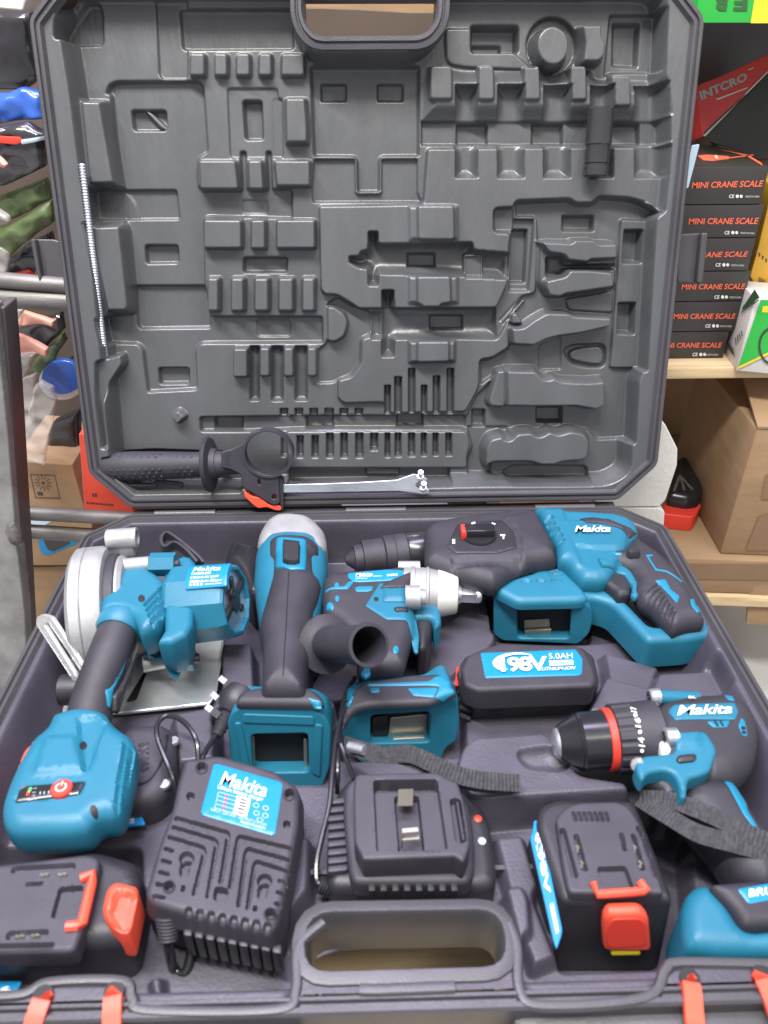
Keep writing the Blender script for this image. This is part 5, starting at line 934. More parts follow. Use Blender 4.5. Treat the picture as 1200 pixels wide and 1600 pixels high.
# mains lead with plug
t = thing('power_plug', TR.p(345, 1090, -.03), 'black three pin mains plug and looped lead beside the grinder dock', 'plug')
P = [TR.p(*q(S1, [p])[0], z) for p, z in (((1085, 870), -.012), ((1015, 960), -.014), ((985, 1020), -.016))]
d_ = (P[1]-P[0]); d_ /= np.linalg.norm(d_)
obj('plug_body', *lathe(P[0], P[1], [(-.004, .006), (0, .013), (.010, .0145), (np.linalg.norm(P[1]-P[0])*.8, .011), (np.linalg.norm(P[1]-P[0]), .007)], 20), M['black'], t)
for (x, y), (x2, y2) in (((1050, 850), (985, 800)), ((1010, 925), (950, 870)), ((985, 972), (925, 928))):
    A = TR.p(*q(S1, [(x, y)])[0], -.012); B = TR.p(*q(S1, [(x2, y2)])[0], -.012); obj('pin_sleeve', *tube([A, A*.45+B*.55], .0036, 4), M['black'], t); obj('pin', *tube([A*.45+B*.55, B], .0030, 4), M['zinc'], t)
L = np.linalg.norm(P[2]-P[1]); obj('strain_relief', *lathe(P[1], P[1]+(P[2]-P[1])*1.6, [(k*L*.16, (.0066-.0002*k)*(1 if k % 2 else .8)) for k in range(11)], 18), M['black'], t)
obj('lead', *tube(catmull([P[2], TR.p(*q(S1, [(945, 1080)])[0], -.016), TR.p(*q(S4, [(905, 235)])[0], -.014), TR.p(*q(S4, [(900, 280)])[0], -.02)], 8), .0019, 8), M['gloss'], t)
obj('lead', *tube(catmull([TR.p(*q(S4, [p])[0], z) for p, z in (((790, 400), -.022), ((760, 300), -.012), ((705, 160), -.006), ((705, 85), -.004), ((750, 52), -.003), ((820, 80), -.003), ((875, 160), -.006), ((885, 260), -.014))], 8), .0019, 8), M['gloss'], t)
# ------------------------------------------------------------------ things stowed in the lid
t = thing('side_handle', LD.p(300, 725, -.02), 'dotted black auxiliary handle with clamp ring and red trigger lying in the lid bottom', 'handle')
A = LD.p(*q(T3, [(95, 628)])[0], -.016); B = LD.p(*q(T3, [(575, 616)])[0], -.006); L = np.linalg.norm(B-A); dd = (B-A)/L
obj('grip', *lathe(A, B, [(0, .010), (.001, .0128), (.004, .0142), (L*.3, .0146), (L*.55, .0138), (L*.95, .0122), (L, .012)], 40), M['grip'], t)
up = LD.en; sd = np.cross(dd, up); V = []
for r_ in range(9):
    for k in range(12):
        a = math.radians(-70+r_*18)+0; 
        if 2 <= r_ <= 3: continue
        h_ = .012+k*(L-.02)/12+(.003 if r_ % 2 else 0); rr = .0144 if h_ < L*.6 else .0128
        p = A+dd*h_+(up*math.cos(a)+sd*math.sin(a))*rr; n_ = up*math.cos(a)+sd*math.sin(a); V.append(lathe(p-n_*.001, p+n_*.0008, [(0, .0016), (.0012, .0014), (.0018, .0006)], 7))
obj('grip_dots', *join(V), M['grip'], t)['kind'] = 'stuff'
obj('flange', *lathe(B+dd*.001, B+dd*.012, [(0, .012), (.0005, .0265), (.0025, .0275), (.0045, .026), (.006, .016), (.011, .0145)], 48), M['grip'], t)
C_ = LD.p(*q(T3, [(650, 610)])[0], -.004); obj('neck', *lathe(B+dd*.01, C_+dd*.022, [(0, .0145), (.004, .0125), (.012, .0115), (np.linalg.norm(C_+dd*.022-B-dd*.01), .011)], 32), M['grip'], t)
cc = LD.p(*q(T3, [(868, 566)])[0], .008)
ringp = [cc+LD.ex*.0232*math.cos(a)+LD.ey*.0226*math.sin(a) for a in np.linspace(0, 2*math.pi, 57)[:-1]]
obj('clamp_ring', *sweep(np.array(ringp), [(-.0009, -.012), (.0009, -.012), (.0009, .004), (-.0009, .004)], LD.en, closed=True), M['grip'], t, ang=30)
plate('clamp_plate', q(T3, [(645, 560), (700, 545), (755, 515), (775, 475), (825, 455), (842, 466), (798, 486), (770, 520), (758, 570), (766, 610), (795, 645), (850, 666), (915, 672), (922, 800), (905, 808), (882, 806), (742, 720), (738, 665), (690, 640), (648, 632)]), [q(T3, [(884, 768), (892, 757), (904, 760), (906, 772), (896, 782), (886, 778)]), q(T3, [(818, 688), (830, 688), (832, 712), (820, 712)])], LD, .010, .006, M['grip'], t, bev=.001)
plate('clamp_side', q(T3, [(912, 676), (938, 690), (940, 830), (922, 832)]), [], LD, .006, .012, M['grip'], t, bev=.001)
plate('trigger', q(T3, [(752, 740), (790, 768), (838, 772), (870, 806), (925, 812), (930, 834), (900, 834), (862, 818), (820, 824), (795, 806), (756, 770)]), [], LD, .008, .010, M['orange'], t, bev=.001)
for px in (rect(815, 684, 834, 716), rect(880, 754, 910, 784)): plate('trigger_pin', q(T3, px), [], LD, .004, .003, M['red'], t, bev=.0005)
V, Fc = strip([q(T3, [(664+k*0, 560+k*14), (690, 558+k*14), (690, 562+k*14), (664, 564+k*14)]) for k in range(5)], PlaneS(LD, .010), .0003); obj('scale_mark', V, Fc, M['black'], t, smooth=False)
# pin spanner
t = thing('pin_spanner', LD.p(560, 765, -.006), 'flat zinc plated pin spanner with forked end lying on the bottom ledge of the lid', 'spanner')
plate('bar', q(T6, [(-200, 652), (0, 648), (200, 640), (360, 630), (440, 602), (462, 606), (485, 615), (505, 625), (500, 636), (480, 632), (458, 640), (446, 652), (452, 664), (470, 672), (512, 672), (514, 694), (478, 697), (430, 688), (365, 682), (0, 688), (-200, 690)]), [], LD, .004, .0022, M['zinc'], t, bev=.0005, rf=.0012)
for p in ((470, 600), (484, 652)):
    c = LD.p(*q(T6, [(p[0], p[1]+20)])[0], .003); obj('pin', *lathe(c, c+LD.en*.007+LD.ey*.008, [(0, .0034), (.003, .0034), (.0032, .0020), (.0085, .0020), (.0088, .0030), (.0105, .0026)], 18), M['zinc'], t)
# small bent key
t = thing('hex_key', LD.p(240, 755, -.02), 'small bent black key lying under the ribbed auxiliary handle', 'key')
obj('rod', *tube(catmull([LD.p(*q(T3, [p])[0], -.012) for p in ((215, 714), (330, 714), (350, 700), (440, 706), (462, 716), (455, 704))], 5), .0024, 8), M['grip'], t)
# depth rod
t = thing('depth_rod', LD.p(148, 410, -.012), 'long notched silver depth rod leaning down the left side of the lid', 'rod')
A = LD.p(128, 256, -.004); B = LD.p(164, 554, -.016); L = np.linalg.norm(B-A); n = 210
obj('rod', *lathe(A, B, [(L*k/n, .0029 if k % 3 else .0023) for k in range(n+1)], 16), M['zinc'], t, ang=20)
obj('rod_tip', *lathe(B, B+(B-A)/L*.0015, [(0, .0032), (.0012, .0032), (.0015, .0025)], 16), M['zinc'], t)
# socket
t = thing('impact_socket', LD.p(935, 220, -.02), 'dark chrome impact socket standing in the lid, fourth slot of the socket row', 'socket')
A = LD.p(*q(T7, [(718, 505)])[0], -.010); B = LD.p(*q(T7, [(690, 828)])[0], -.010); L = np.linalg.norm(B-A)
obj('socket_wall', *lathe(A, B, [(.006, .0075), (0, .0104), (.001, .0114), (L*.53, .0116), (L*.545, .0108), (L*.56, .0106), (L*.80, .0108), (L*.815, .0100), (L*.83, .0100), (L*.845, .0110), (L*.985, .0110), (L, .0102), (L, .006)], 48), M['darksteel'], t)
# ------------------------------------------------------------------ shop shelves, right
V2 = lambda y: VY(y)
PZ_ = .058
t = thing('wooden_shelf', (.6, .42, PZ_-.012), 'pale wooden shelf board carrying the stacked black boxes at the right', 'shelf')
yA = .205
obj('board', *box3((.20, yA, PZ_-.014), (.9, 0, 0), (0, .4, 0), (0, 0, .014), .0015), M['wood'], t)
yb = None
p0 = TR.p(1100, 560, PZ_); YB = p0[1]; FB = VY(YB)
vs = [260, 320, 372, 424, 471, 518, 561]
ur = [(1199, 1192), (1196, 1181), (1181, 1169), (1175, 1161), (1160, 1150), (1141, 1128)]
wl = .135
words = ['topmost', 'second from the top', 'third from the top', 'fourth from the top', 'second from the bottom', 'bottom']
tx = [(1079, 1194, 276, 298), (1075, 1185, 335, 353), (1079-8, 1169, 390, 404), (1063, 1165, 441, 455), (1051, 1150, 489, 500), (1033, 1129, 533, 545)]
tx = [(q('B3', [(283, 1340)])[0], q('B3', [(815, 1325)])[0], q('B3', [(810, 1372)])[0], q('B3', [(285, 1385)])[0]),
      (q('B4', [(474, 105)])[0], q('B4', [(1030, 100)])[0], q('B4', [(1022, 150)])[0], q('B4', [(480, 152)])[0]),
      (q('B4', [(385, 372)])[0], q('B4', [(948, 362)])[0], q('B4', [(940, 405)])[0], q('B4', [(380, 415)])[0]),
      (q('B4', [(420, 620)])[0], q('B4', [(925, 615)])[0], q('B4', [(920, 658)])[0], q('B4', [(425, 662)])[0]),
      (q('B4', [(358, 850)])[0], q('B4', [(850, 848)])[0], q('B4', [(845, 890)])[0], q('B4', [(362, 892)])[0]),
      (q('B4', [(250, 1078)])[0], q('B4', [(743, 1075)])[0], q('B4', [(740, 1115)])[0], q('B4', [(255, 1118)])[0])]
ce = [(q('B3', [(562, 1430)])[0], q('B3', [(660, 1428)])[0], q('B3', [(785, 1438)])[0])]+[(q('B4', [a])[0], q('B4', [b])[0], q('B4', [c])[0]) for a, b, c in (((762, 203), (862, 201), (995, 215)), ((692, 455), (790, 453), (915, 466)), ((682, 706), (775, 704), (893, 716)), ((612, 932), (702, 930), (818, 941)), ((512, 1155), (598, 1153), (712, 1163)))]
for k in range(6):
    zt, zb = FB.hit(1120, vs[k])[1], FB.hit(1120, vs[k+1])[1]; xr = FB.hit(ur[k][0]*.5+ur[k][1]*.5, (vs[k]+vs[k+1])/2)[0]
    t = thing('scale_box', (xr-wl/2, YB+.06, zb), 'flat black mini crane scale box, %s in its stack' % words[k], 'box', 'stacked crane scale boxes')
    obj('carton', *box3((xr-wl, YB, zb+.0004), (wl, 0, 0), (0, .15, 0), (0, 0, zt-zb-.0008), .0012), M['boxblack'], t)
    FS = PlaneS(FB, .0003); a, b, c, d_ = tx[k]
    text('lettering', 'MINI CRANE SCALE', [a, b, c, d_], FS, M['otext'], t, .0003, bold=.022, shear=.22)
    l0, l1, l2 = ce[k]; h_ = 5.5
    text('lettering', 'CE', [l0, (l0[0]+8, l0[1]), (l0[0]+7, l0[1]+h_), (l0[0]-1, l0[1]+h_)], FS, M['white'], t, .0003, bold=.02)
    V, Fc = strip([[(l0[0]+12.5+dx+2.6*math.cos(a_), l0[1]+2.7+2.8*math.sin(a_)) for a_ in np.linspace(0, 6.28, 10)[:-1]] for dx in (0,)], FS, .0003); obj('symbol', V, Fc, M['white'], t, smooth=False)
    V, Fc = strip([[(l0[0]+18.5+2.4*math.cos(a_), l0[1]+2.7+2.6*math.sin(a_)) for a_ in np.linspace(0, 6.28, 10)[:-1]]], FS, .0003); obj('symbol', V, Fc, M['white'], t, smooth=False)
    text('lettering', 'MADE IN CHINA', [(l1[0]+5, l1[1]+2), (l2[0], l2[1]), (l2[0]-1, l2[1]+3), (l1[0]+4, l1[1]+5)], FS, M['offwhite'], t, .0003)
    if k == 0:
        TP = PlaneS(Frame((0, 0, zt), (1, 0, 0), (0, 1, 0)), 0)
        patch('printed_picture', q('B3', [(332, 1145), (400, 1138), (560, 1150), (565, 1165), (450, 1180), (370, 1175)]), TP, .0004, M['otext'], t)
        V, Fc = strip([q('B3', [(440, 1090), (700, 1140), (800, 1200), (805, 1222), (690, 1150)]), q('B3', [(560, 1160), (740, 1138), (740, 1145), (565, 1168)])], TP, .0004); obj('printed_line', V, Fc, M['otext'], t, smooth=False)
        V, Fc = strip([q('B3', [(452, 1146), (470, 1146), (480, 1170), (462, 1172)])], TP, .0008); obj('printed_mark', V, Fc, M['offwhite'], t, smooth=False)
# red carton leaning on the scale boxes
fr = vplane((.2, YB+.10, 0), (.5, YB+.06, 0), .25)
t = thing('red_box', fr.p(1150, 150), 'tilted red and black carton with silver lettering above the stacked boxes', 'box')
plate('carton', q('B3', [(318, 700), (345, 620), (500, 560), (900, 370), (900, 470), (700, 680), (375, 1005), (362, 985)]), [], fr, 0, .05, M['boxred'], t, bev=.0008, rf=.001)
plate('black_side', q('B3', [(385, 1002), (700, 690), (900, 480), (900, 1160), (780, 1175), (600, 1100), (430, 1050)]), [], fr, -.002, .05, M['boxblack'], t, bev=.0008, rf=.001)
SP_ = PlaneS(fr, 0)
text('lettering', 'INTCRO', q('B3', [(338, 675), (690, 530), (692, 592), (350, 742)]), SP_, M['cast'], t, .0006, bold=.04, shear=-.1)
V, Fc = strip([q('B3', p) for p in ([(370, 998), (845, 522), (845, 535), (385, 1003)], [(460, 730), (700, 640), (690, 652), (480, 735)], [(700, 512), (740, 496), (735, 505), (702, 518)])], SP_, .0006); obj('printed_line', V, Fc, M['offwhite'], t, smooth=False)
V, Fc = strip([q('B3', [(372, 975), (680, 690), (684, 705), (378, 985)])], SP_, .0006); obj('printed_stripe', V, Fc, M['boxblack'], t, smooth=False)
# green and yellow carton on top
FG = VY(YB-.01); PG = PlaneS(FG, .0004)
t = thing('green_box', FG.p(1160, 10), 'green and yellow carton with upside down lettering at the top right', 'box')
x0, z0 = FG.hit(1085, 36); x1 = FG.hit(1179, 36)[0]
obj('carton', *box3((x0, YB-.01, z0), (.26, 0, 0), (0, .2, 0), (0, 0, .09), .001), M['green'], t)
plate('yellow_panel', [(1173, 36.3), (1300, 36.3), (1300, -80), (1192, -80)], [], FG, .0006, .0005, M['yellow'], t, bev=.0001, rf=.0003)
text('lettering', 'R', q('B3', [(540, 78), (435, 80), (440, -40), (556, -40)]), PG, M['dgreen'], t, .0004, bold=.04); text('lettering', 'E', q('B3', [(692, 80), (588, 78), (600, -40), (700, -40)]), PG, M['dgreen'], t, .0004, bold=.04)
t = thing('dark_backdrop', (.6, .66, .2), 'added dark backdrop panel behind the right hand shelf', 'backdrop'); obj('sheet', *box3((.15, .62, -.45), (1.2, 0, 0), (0, .02, 0), (0, 0, 1.3)), M['brown'], t)  # added backdrop panel, its dark colour keeps the space behind the shelf dark
t = thing('dark_box', (.42, .4, .3), 'black carton in shade behind the tilted red box', 'box')
xx, zz = VY(YB+.12).hit(1086, 40); obj('carton', *box3((xx-.02, YB+.26, FB.hit(1120, 258)[1]), (.3, 0, 0), (0, .1, 0), (0, 0, .19), .001), M['boxblack'], t)
fr = VY(.13); t = thing('blue_card', fr.p(1085, 260), 'pale blue card sticking out behind the lid, beside the scale boxes', 'card')
plate('sheet', q('B3', [(290, 1070), (345, 1062), (262, 1380), (200, 1400)]), [], fr, 0, .002, M['cyancard'], t, bev=.0003, rf=.001)
# amber carton and white-green carton
fr = vplane((.45, YB+.03, 0), (.6, YB+.0, 0)); t = thing('amber_box', fr.p(1190, 400), 'amber carton with black print wedged beside the scale boxes', 'box')
plate('carton', [(1206, 290), (1198, 330), (1185, 385), (1172, 432), (1192, 467), (1260, 480), (1260, 290)], [], fr, 0, .12, M['amber'], t, bev=.0008, rf=.001)
V, Fc = strip([q('B4', [(1030+k*9, 560+k*5), (1034+k*9, 562+k*5), (1040+k*9-8, 620+k*5), (1030+k*9-6, 616+k*5)]) for k in range(6)]+[q('B4', [(1000+k*26, 350+k*22), (1016+k*26, 358+k*22), (1008+k*26, 385+k*22), (1000+k*26, 378+k*22)]) for k in range(4)], PlaneS(fr, 0), .0004); obj('print_marks', V, Fc, M['ink'], t, smooth=False)
Pc = TR.p(1150, 579, PZ_); Pl = TR.p(1132, 553, PZ_); Pr = TR.p(1260, 590, PZ_); fr = vplane(Pc, Pr); fl = vplane(Pl, Pc)
t = thing('green_white_box', Pc, 'white and green carton with orange stripes on the wooden shelf edge', 'box')
hz = fr.hit(1188, 467)[1]
obj('carton', *box3(Pc, (Pr-Pc), (Pl-Pc)*1.3, (0, 0, hz), .0008), M['offwhite'], t)
SF_ = PlaneS(fr, .0008)
V, Fc = strip([q('B4', [(1042, 742), (1400, 742), (1400, 1010), (1100, 1150), (868, 1262)])], SF_, .0006); obj('green_panel', V, Fc, M['green'], t, smooth=False)
V, Fc = strip([q('B4', [(868, 1262), (1100, 1150), (1400, 1000), (1400, 1022), (1100, 1170), (864, 1282)])], SF_, .001); obj('orange_stripe', V, Fc, M['yellow'], t, smooth=False)
V, Fc = strip([q('B4', [(1060, 790), (1200, 780), (1200, 840), (1050, 838)])], SF_, .0011); obj('yellow_print', V, Fc, M['yellow'], t, smooth=False)
ccs = [(1140+118*math.cos(a), 1100+150*math.sin(a)) for a in np.linspace(1.6, 4.7, 20)]; ci = [(1140+100*math.cos(a), 1100+132*math.sin(a)) for a in np.linspace(4.7, 1.6, 20)]
V, Fc = strip([q('B4', [ccs[k], ccs[k+1], ci[18-k], ci[19-k]]) for k in range(19)], SF_, .0014); obj('cable_print', V, Fc, M['ink'], t, smooth=False)
SL_ = PlaneS(fl, .0008)
V, Fc = strip([q('B4', p) for p in ([(895, 835), (1035, 735), (1030, 750), (888, 850)], [(905, 800), (1000, 660), (1040, 725), (900, 822)])], SL_, .0006); obj('side_print', V, Fc, M['dgreen'], t, smooth=False)
V, Fc = strip([q('B4', [(780+k*14, 1060+k*20), (786+k*14, 1055+k*20), (812+k*14-k*3, 1140+k*16), (806+k*14-k*3, 1144+k*16)]) for k in range(4)]+[q('B4', [(845+k*16, 1040-k*18), (851+k*16, 1034-k*18), (858+k*16, 1090-k*22), (852+k*16, 1096-k*22)]) for k in range(4)], SL_, .0006); obj('text_lines', V, Fc, M['ink'], t, smooth=False)
# cartons below the shelf
ZC = -.19
Pc = TR.p(1125, 866, ZC); Pl = TR.p(1088, 800, ZC); Pr = TR.p(1270, 872, ZC)
t = thing('cardboard_box', Pc, 'tall brown cardboard carton standing on the lower carton at the right', 'box')
fr = vplane(Pc, Pr); hz = fr.hit(1172, 672)[1]
obj('carton', *box3(Pc+np.array([0, 0, .001]), (Pr-Pc), (Pl-Pc)*2.2, (0, 0, hz), .002), M['card'], t)
SF_ = PlaneS(fr, .001)
for k, px in enumerate(([(820, 900), (900, 880), (900, 1090), (745, 1090)], [(860, 660), (900, 655), (900, 800), (835, 800)])): V, Fc = strip([q('B5', px)], SF_, .0006); obj('tape', V, Fc, M['carddark'], t, smooth=False)
V = [Pc+np.array([0, 0, hz+.002]), Pr+np.array([0, 0, hz+.002]), Pr+(Pl-Pc)*.9+np.array([0, 0, hz+.03]), Pc+(Pl-Pc)*.9+np.array([.008, 0, hz+.03])]
obj('flap', np.concatenate([V, np.array(V)+np.array([0, 0, .003])]), [[3, 2, 1, 0], [4, 5, 6, 7], [0, 1, 5, 4], [1, 2, 6, 5], [2, 3, 7, 6], [3, 0, 4, 7]], M['card'], t, smooth=False)
Q0 = TR.p(1040, 872, ZC); Q1 = TR.p(1300, 880, ZC); fr = vplane(Q0, Q1)
t = thing('cardboard_box', Q0, 'low wide cardboard carton with strips of brown tape under the tall carton', 'box')
hb = -fr.hit(1120, 926)[1]
Q0x = Q0+(Q0-Q1)*.9
obj('carton', *box3(Q0x-np.array([0, 0, hb]), (Q1-Q0x), (-.02, .42, 0), (0, 0, hb), .002), M['card'], t)
SF_ = PlaneS(fr, .0012); V, Fc = strip([[(1030, 882), (1330, 882), (1330, 908), (1045, 904)]], SF_, .0005); obj('tape', V, Fc, M['carddark'], t, smooth=False)
t = thing('low_shelf', Q0-np.array([0, 0, hb+.02]), 'thin pale wooden board under the low carton', 'shelf')
obj('board', *box3(Q0x-np.array([0, .006, hb+.018]), (Q1-Q0x), (0, .42, 0), (0, 0, .016), .001), M['wood'], t)
for k in (.08, .40): obj('foot', *box3(Q0x+(Q1-Q0x)*k+np.array([0, .05, -hb-.018-(Q0[2]-hb-.018-FLZ)]), (.05, 0, 0), (0, .3, 0), (0, 0, Q0[2]-hb-.018-FLZ), .001), M['brown'], t)
t = thing('cardboard_box', (.3, .5, ZC), 'shaded brown cardboard carton at the back under the shelf', 'box'); obj('carton', *box3((.16, .50, ZC+.001), (.5, 0, 0), (0, .1, 0), (0, 0, .19), .002), M['card'], t)
fr = VY(Q0[1]-.06); t = thing('cardboard_sheet', fr.p(1190, 945), 'loose cardboard sheet standing on the floor at the right edge', 'cardboard')
plate('sheet', [(1172, 914), (1260, 916), (1260, 980), (1166, 975)], [], vplane(TR.p(1166, 976, -.30), TR.p(1260, 980, -.30)), 0, .004, M['card'], t, bev=.0005, rf=.001)
# foam box pair behind the lid corner
t = thing('foam_box', (.3, .14, -.15), 'white polystyrene box behind the right corner of the lid', 'box')
fr = VY(.075)
def foam(px_, c, th, nm): plate(nm, px_, [], fr, c, th, M['foam'], t, bev=.0015, rf=.002)
foam([(930, 655), (1030, 655), (1040, 664), (1059, 702), (1058, 728), (1040, 782), (1030, 792), (930, 792)], 0, .09, 'upper_part')
foam([(930, 794), (1030, 794), (1039, 800), (1036, 840), (930, 840)], 0, .09, 'lower_part')
# clear tool tray
t = thing('blister_case', TR.p(1065, 800, ZC), 'red tray with smoky clear plastic dome on the low carton beside the foam box', 'case')
o, S = relief('tray', q('B5', [(275, 850), (300, 800), (480, 815), (492, 840), (460, 900), (440, 908), (280, 890)]), ZC+.024, .002, ZC+.001, M['red'], t, rf=.003, at=ZC+.022)
o, S = relief('dome', q('B5', [(292, 830), (330, 660), (345, 615), (380, 605), (410, 620), (495, 760), (492, 810), (470, 842), (400, 850)]), ZC+.045, .012, ZC+.018, M['gloss'], t, rf=.006, at=ZC+.026)
for p in ((330, 790), (385, 790), (430, 790)): obj('key', *tube([S.world([S.hit(*q('B5', [p])[0])], .001)[0], S.world([S.hit(*q('B5', [(370, 670)])[0])], .001)[0]], .002, 6), M['tube'], t)
# ------------------------------------------------------------------ rack, left
YP = .02; fr = VY(YP)
t = thing('rack_post', fr.p(20, 760), 'scuffed grey steel rack post at the left edge', 'post')
def quadbox(px, y, d, m, nm, par):
    f = VY(y); plate(nm, px, [], f, 0, d, m, par, bev=.0015, rf=.002)
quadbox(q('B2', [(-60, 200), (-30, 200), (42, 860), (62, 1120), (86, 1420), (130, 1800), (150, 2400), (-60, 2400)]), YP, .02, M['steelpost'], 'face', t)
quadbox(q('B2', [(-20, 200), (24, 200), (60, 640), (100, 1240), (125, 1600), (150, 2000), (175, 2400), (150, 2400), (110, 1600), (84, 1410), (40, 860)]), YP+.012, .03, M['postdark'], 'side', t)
c = fr.p(*q('B2', [(82, 1375)])[0]); rr_ = np.random.default_rng(3)
V, Fc = lathe(c-np.array([0, .004, .012]), c+np.array([0, -.004, .012]), [(0, .003), (.004, .006), (.012, .0075), (.02, .006), (.025, .003)], 14); obj('weld', V+rr_.normal(0, .0012, V.shape), Fc, M['tube'], t)
RY = .085; fr = VY(RY)
for nm, (u0, v0), (u1, v1), r, lb in (('rack_rail', (-60, 432), (120, 448), .0075, 'upper steel rail of the top pair, behind the left lid catch'), ('rack_rail', (-60, 462), (120, 472), .0095, 'lower steel rail of the top pair, left of the lid'), ('rack_rail', (30, 801), (240, 812), .0080, 'upper steel rail of the bottom pair at the tray corner'), ('rack_rail', (24, 829), (240, 843), .0085, 'lower steel rail of the bottom pair, welded to the post')):
    A = fr.p(u0, v0); B = fr.p(u1, v1); o = obj(nm, *lathe(A, B, [(0, r), (np.linalg.norm(B-A), r)], 24), M['tube'], None); tag(o, lb, 'rail', 'steel rack rails')
def bag(nm, px, y, th, r, m, label, cat='bag', ops=(), parts=None, tilt=(0, 0)):
    y = y+.05; f = VY(y); t = thing(nm, f.p(*np.mean(px, 0)), label, cat)
    o, S = relief('wrapper' if cat == 'bag' else 'shell', px, th*.7, r*.45, 0, m, t, fr=f, rf=.0015, res=.0035, at=0, ops=ops)
    from mathutils import noise
    for v_ in o.data.vertices:
        c_ = v_.co*(38 if cat == 'bag' else 22); k_ = noise.noise(c_)+.6*noise.noise(c_*2.3+Vector((3, 1, 7))); k2 = abs(noise.noise(c_*1.4+Vector((9, 2, 4))))
        v_.co.y -= .0052*k_-.006*k2; v_.co.x += .002*noise.noise(c_*1.7)
    o.data.update(); return t, S
b, S = bag('plastic_bag', q('B1', [(-80, 500), (60, 500), (130, 470), (260, 500), (260, 640), (100, 650), (-80, 690)]), .13, .02, .016, M['bagblue'], 'shiny blue packed bag at the upper left')
b, S = bag('plastic_bag', q('B1', [(-80, 700), (150, 660), (260, 720), (260, 900), (40, 1000), (-80, 1020)]), .11, .02, .016, M['bagblack'], 'dark packed bag with red and grey stripes, left of the lid')
patch('stripe', q('B1', [(-60, 735), (110, 745), (125, 770), (90, 785), (-60, 770)]), S, .001, M['red'], b); patch('stripe', q('B1', [(110, 760), (260, 735), (260, 755), (120, 785)]), S, .001, M['pgrey'], b)
b, S = bag('plastic_bag', q('B1', [(-80, 830), (-10, 840), (45, 890), (30, 910), (-80, 905)]), .09, .012, .008, M['bagpink'], 'small salmon and white wrapper at the far left edge')
b, S = bag('plastic_bag', q('B1', [(-80, 1080), (60, 1040), (260, 960), (280, 1080), (110, 1170), (-80, 1240)]), .12, .02, .016, M['baggreen'], 'olive packed bag, upper of the two green ones at the left')
b, S = bag('plastic_bag', q('B1', [(-80, 1260), (60, 1220), (290, 1080), (300, 1200), (120, 1330), (60, 1390), (-80, 1420)]), .105, .02, .016, M['baggreen'], 'brighter green packed bag, lower of the two at the left')
b, S = bag('plastic_bag', q('B1', [(-80, 1130), (-10, 1130), (55, 1170), (62, 1195), (-20, 1240), (-80, 1240)]), .08, .012, .010, M['bagclear'], 'milky plastic scrap hanging over the green bags')
b, S = bag('plastic_bag', q('B1', [(20, 1420), (180, 1300), (290, 1250), (300, 1400), (180, 1480), (60, 1520)]), .13, .02, .014, M['bagblack'], 'dark striped bag just above the top steel rails')
patch('stripe', q('B1', [(40, 1490), (160, 1465), (190, 1480), (185, 1500), (60, 1510)]), S, .001, M['red'], b)
b, S = bag('plastic_bag', q('B1', [(-80, 1330), (20, 1330), (70, 1360), (40, 1480), (-80, 1500)]), .10, .012, .010, M['bagclear'], 'crumpled clear bag end above the rails at the left edge')
b, S = bag('dark_bundle', q('B1', [(-80, 60), (190, 60), (240, 420), (160, 480), (-80, 480)]), .20, .03, .02, M['bagblack'], 'black wrapped bundle in shade at the top left', 'bundle')
tt = thing('shelf_edge', VY(.18).p(10, 10), 'pale shelf edge at the very top left', 'shelf'); quadbox([(-60, -20), (46, -20), (36, 17), (-60, 8)], .18, .03, M['offwhite'], 'board', tt)
b, S = bag('plastic_bag', q('B2', [(20, 200), (135, 200), (110, 300), (60, 360), (30, 350)]), .085, .012, .010, M['bagclear'], 'pinkish clear bag just under the top rails')
b, S = bag('card_packet', q('B2', [(80, 295), (130, 215), (180, 230), (270, 260), (295, 255), (280, 292), (200, 285), (120, 300)]), .10, .008, .006, M['bagpink'], 'peach hang card under the top steel rails', 'card')
b, S = bag('card_packet', q('B2', [(45, 420), (70, 325), (120, 340), (200, 380), (255, 405), (250, 445), (170, 440), (100, 460)]), .095, .008, .006, M['bagpink'], 'salmon hang card with white edge above the clear bags', 'card')
b, S = bag('dark_bundle', q('B2', [(110, 300), (190, 270), (330, 215), (345, 300), (250, 400), (200, 370)]), .13, .02, .014, M['bagblack'], 'black tool packet between the two hang cards', 'bundle')
b, S = bag('plastic_bag', q('B2', [(140, 560), (185, 470), (260, 400), (340, 320), (352, 370), (250, 520), (220, 540), (170, 530)]), .12, .015, .012, M['baggreen'], 'olive packet sloping behind the hang cards')
b, S = bag('plastic_bag', q('B2', [(245, 590), (300, 540), (370, 455), (385, 540), (290, 620)]), .12, .015, .012, M['baggreen'], 'long dark green packet beside the lid edge')
b, S = bag('plastic_bag', q('B2', [(40, 430), (110, 440), (190, 440), (160, 500), (110, 590), (60, 640)]), .085, .010, .008, M['bagclear'], 'milky bag top under the salmon card')
b, S = bag('plastic_bag', q('B2', [(60, 620), (130, 560), (190, 540), (185, 760), (160, 900), (80, 960), (75, 800)]), .08, .008, .006, M['bagclear'], 'clear bag hanging beside the rack post')
b, S = bag('plastic_bag', q('B2', [(185, 600), (220, 575), (280, 610), (298, 680), (290, 760), (235, 1010), (190, 995), (85, 970), (120, 860)]), .075, .010, .007, M['bagclear'], 'larger clear bag hanging above the icon carton')
fr = VY(.16); t = thing('round_tin', fr.p(110, 600), 'blue and white round lid edge peeking out by the case', 'tin')
pc = q('B2', [(320, 560)])[0]
plate('white_rim', [(pc[0]+36*math.cos(a), pc[1]+30*math.sin(a)+8) for a in np.linspace(0, 6.28, 30)[:-1]], [], fr, 0, .01, M['offwhite'], t, bev=.002)
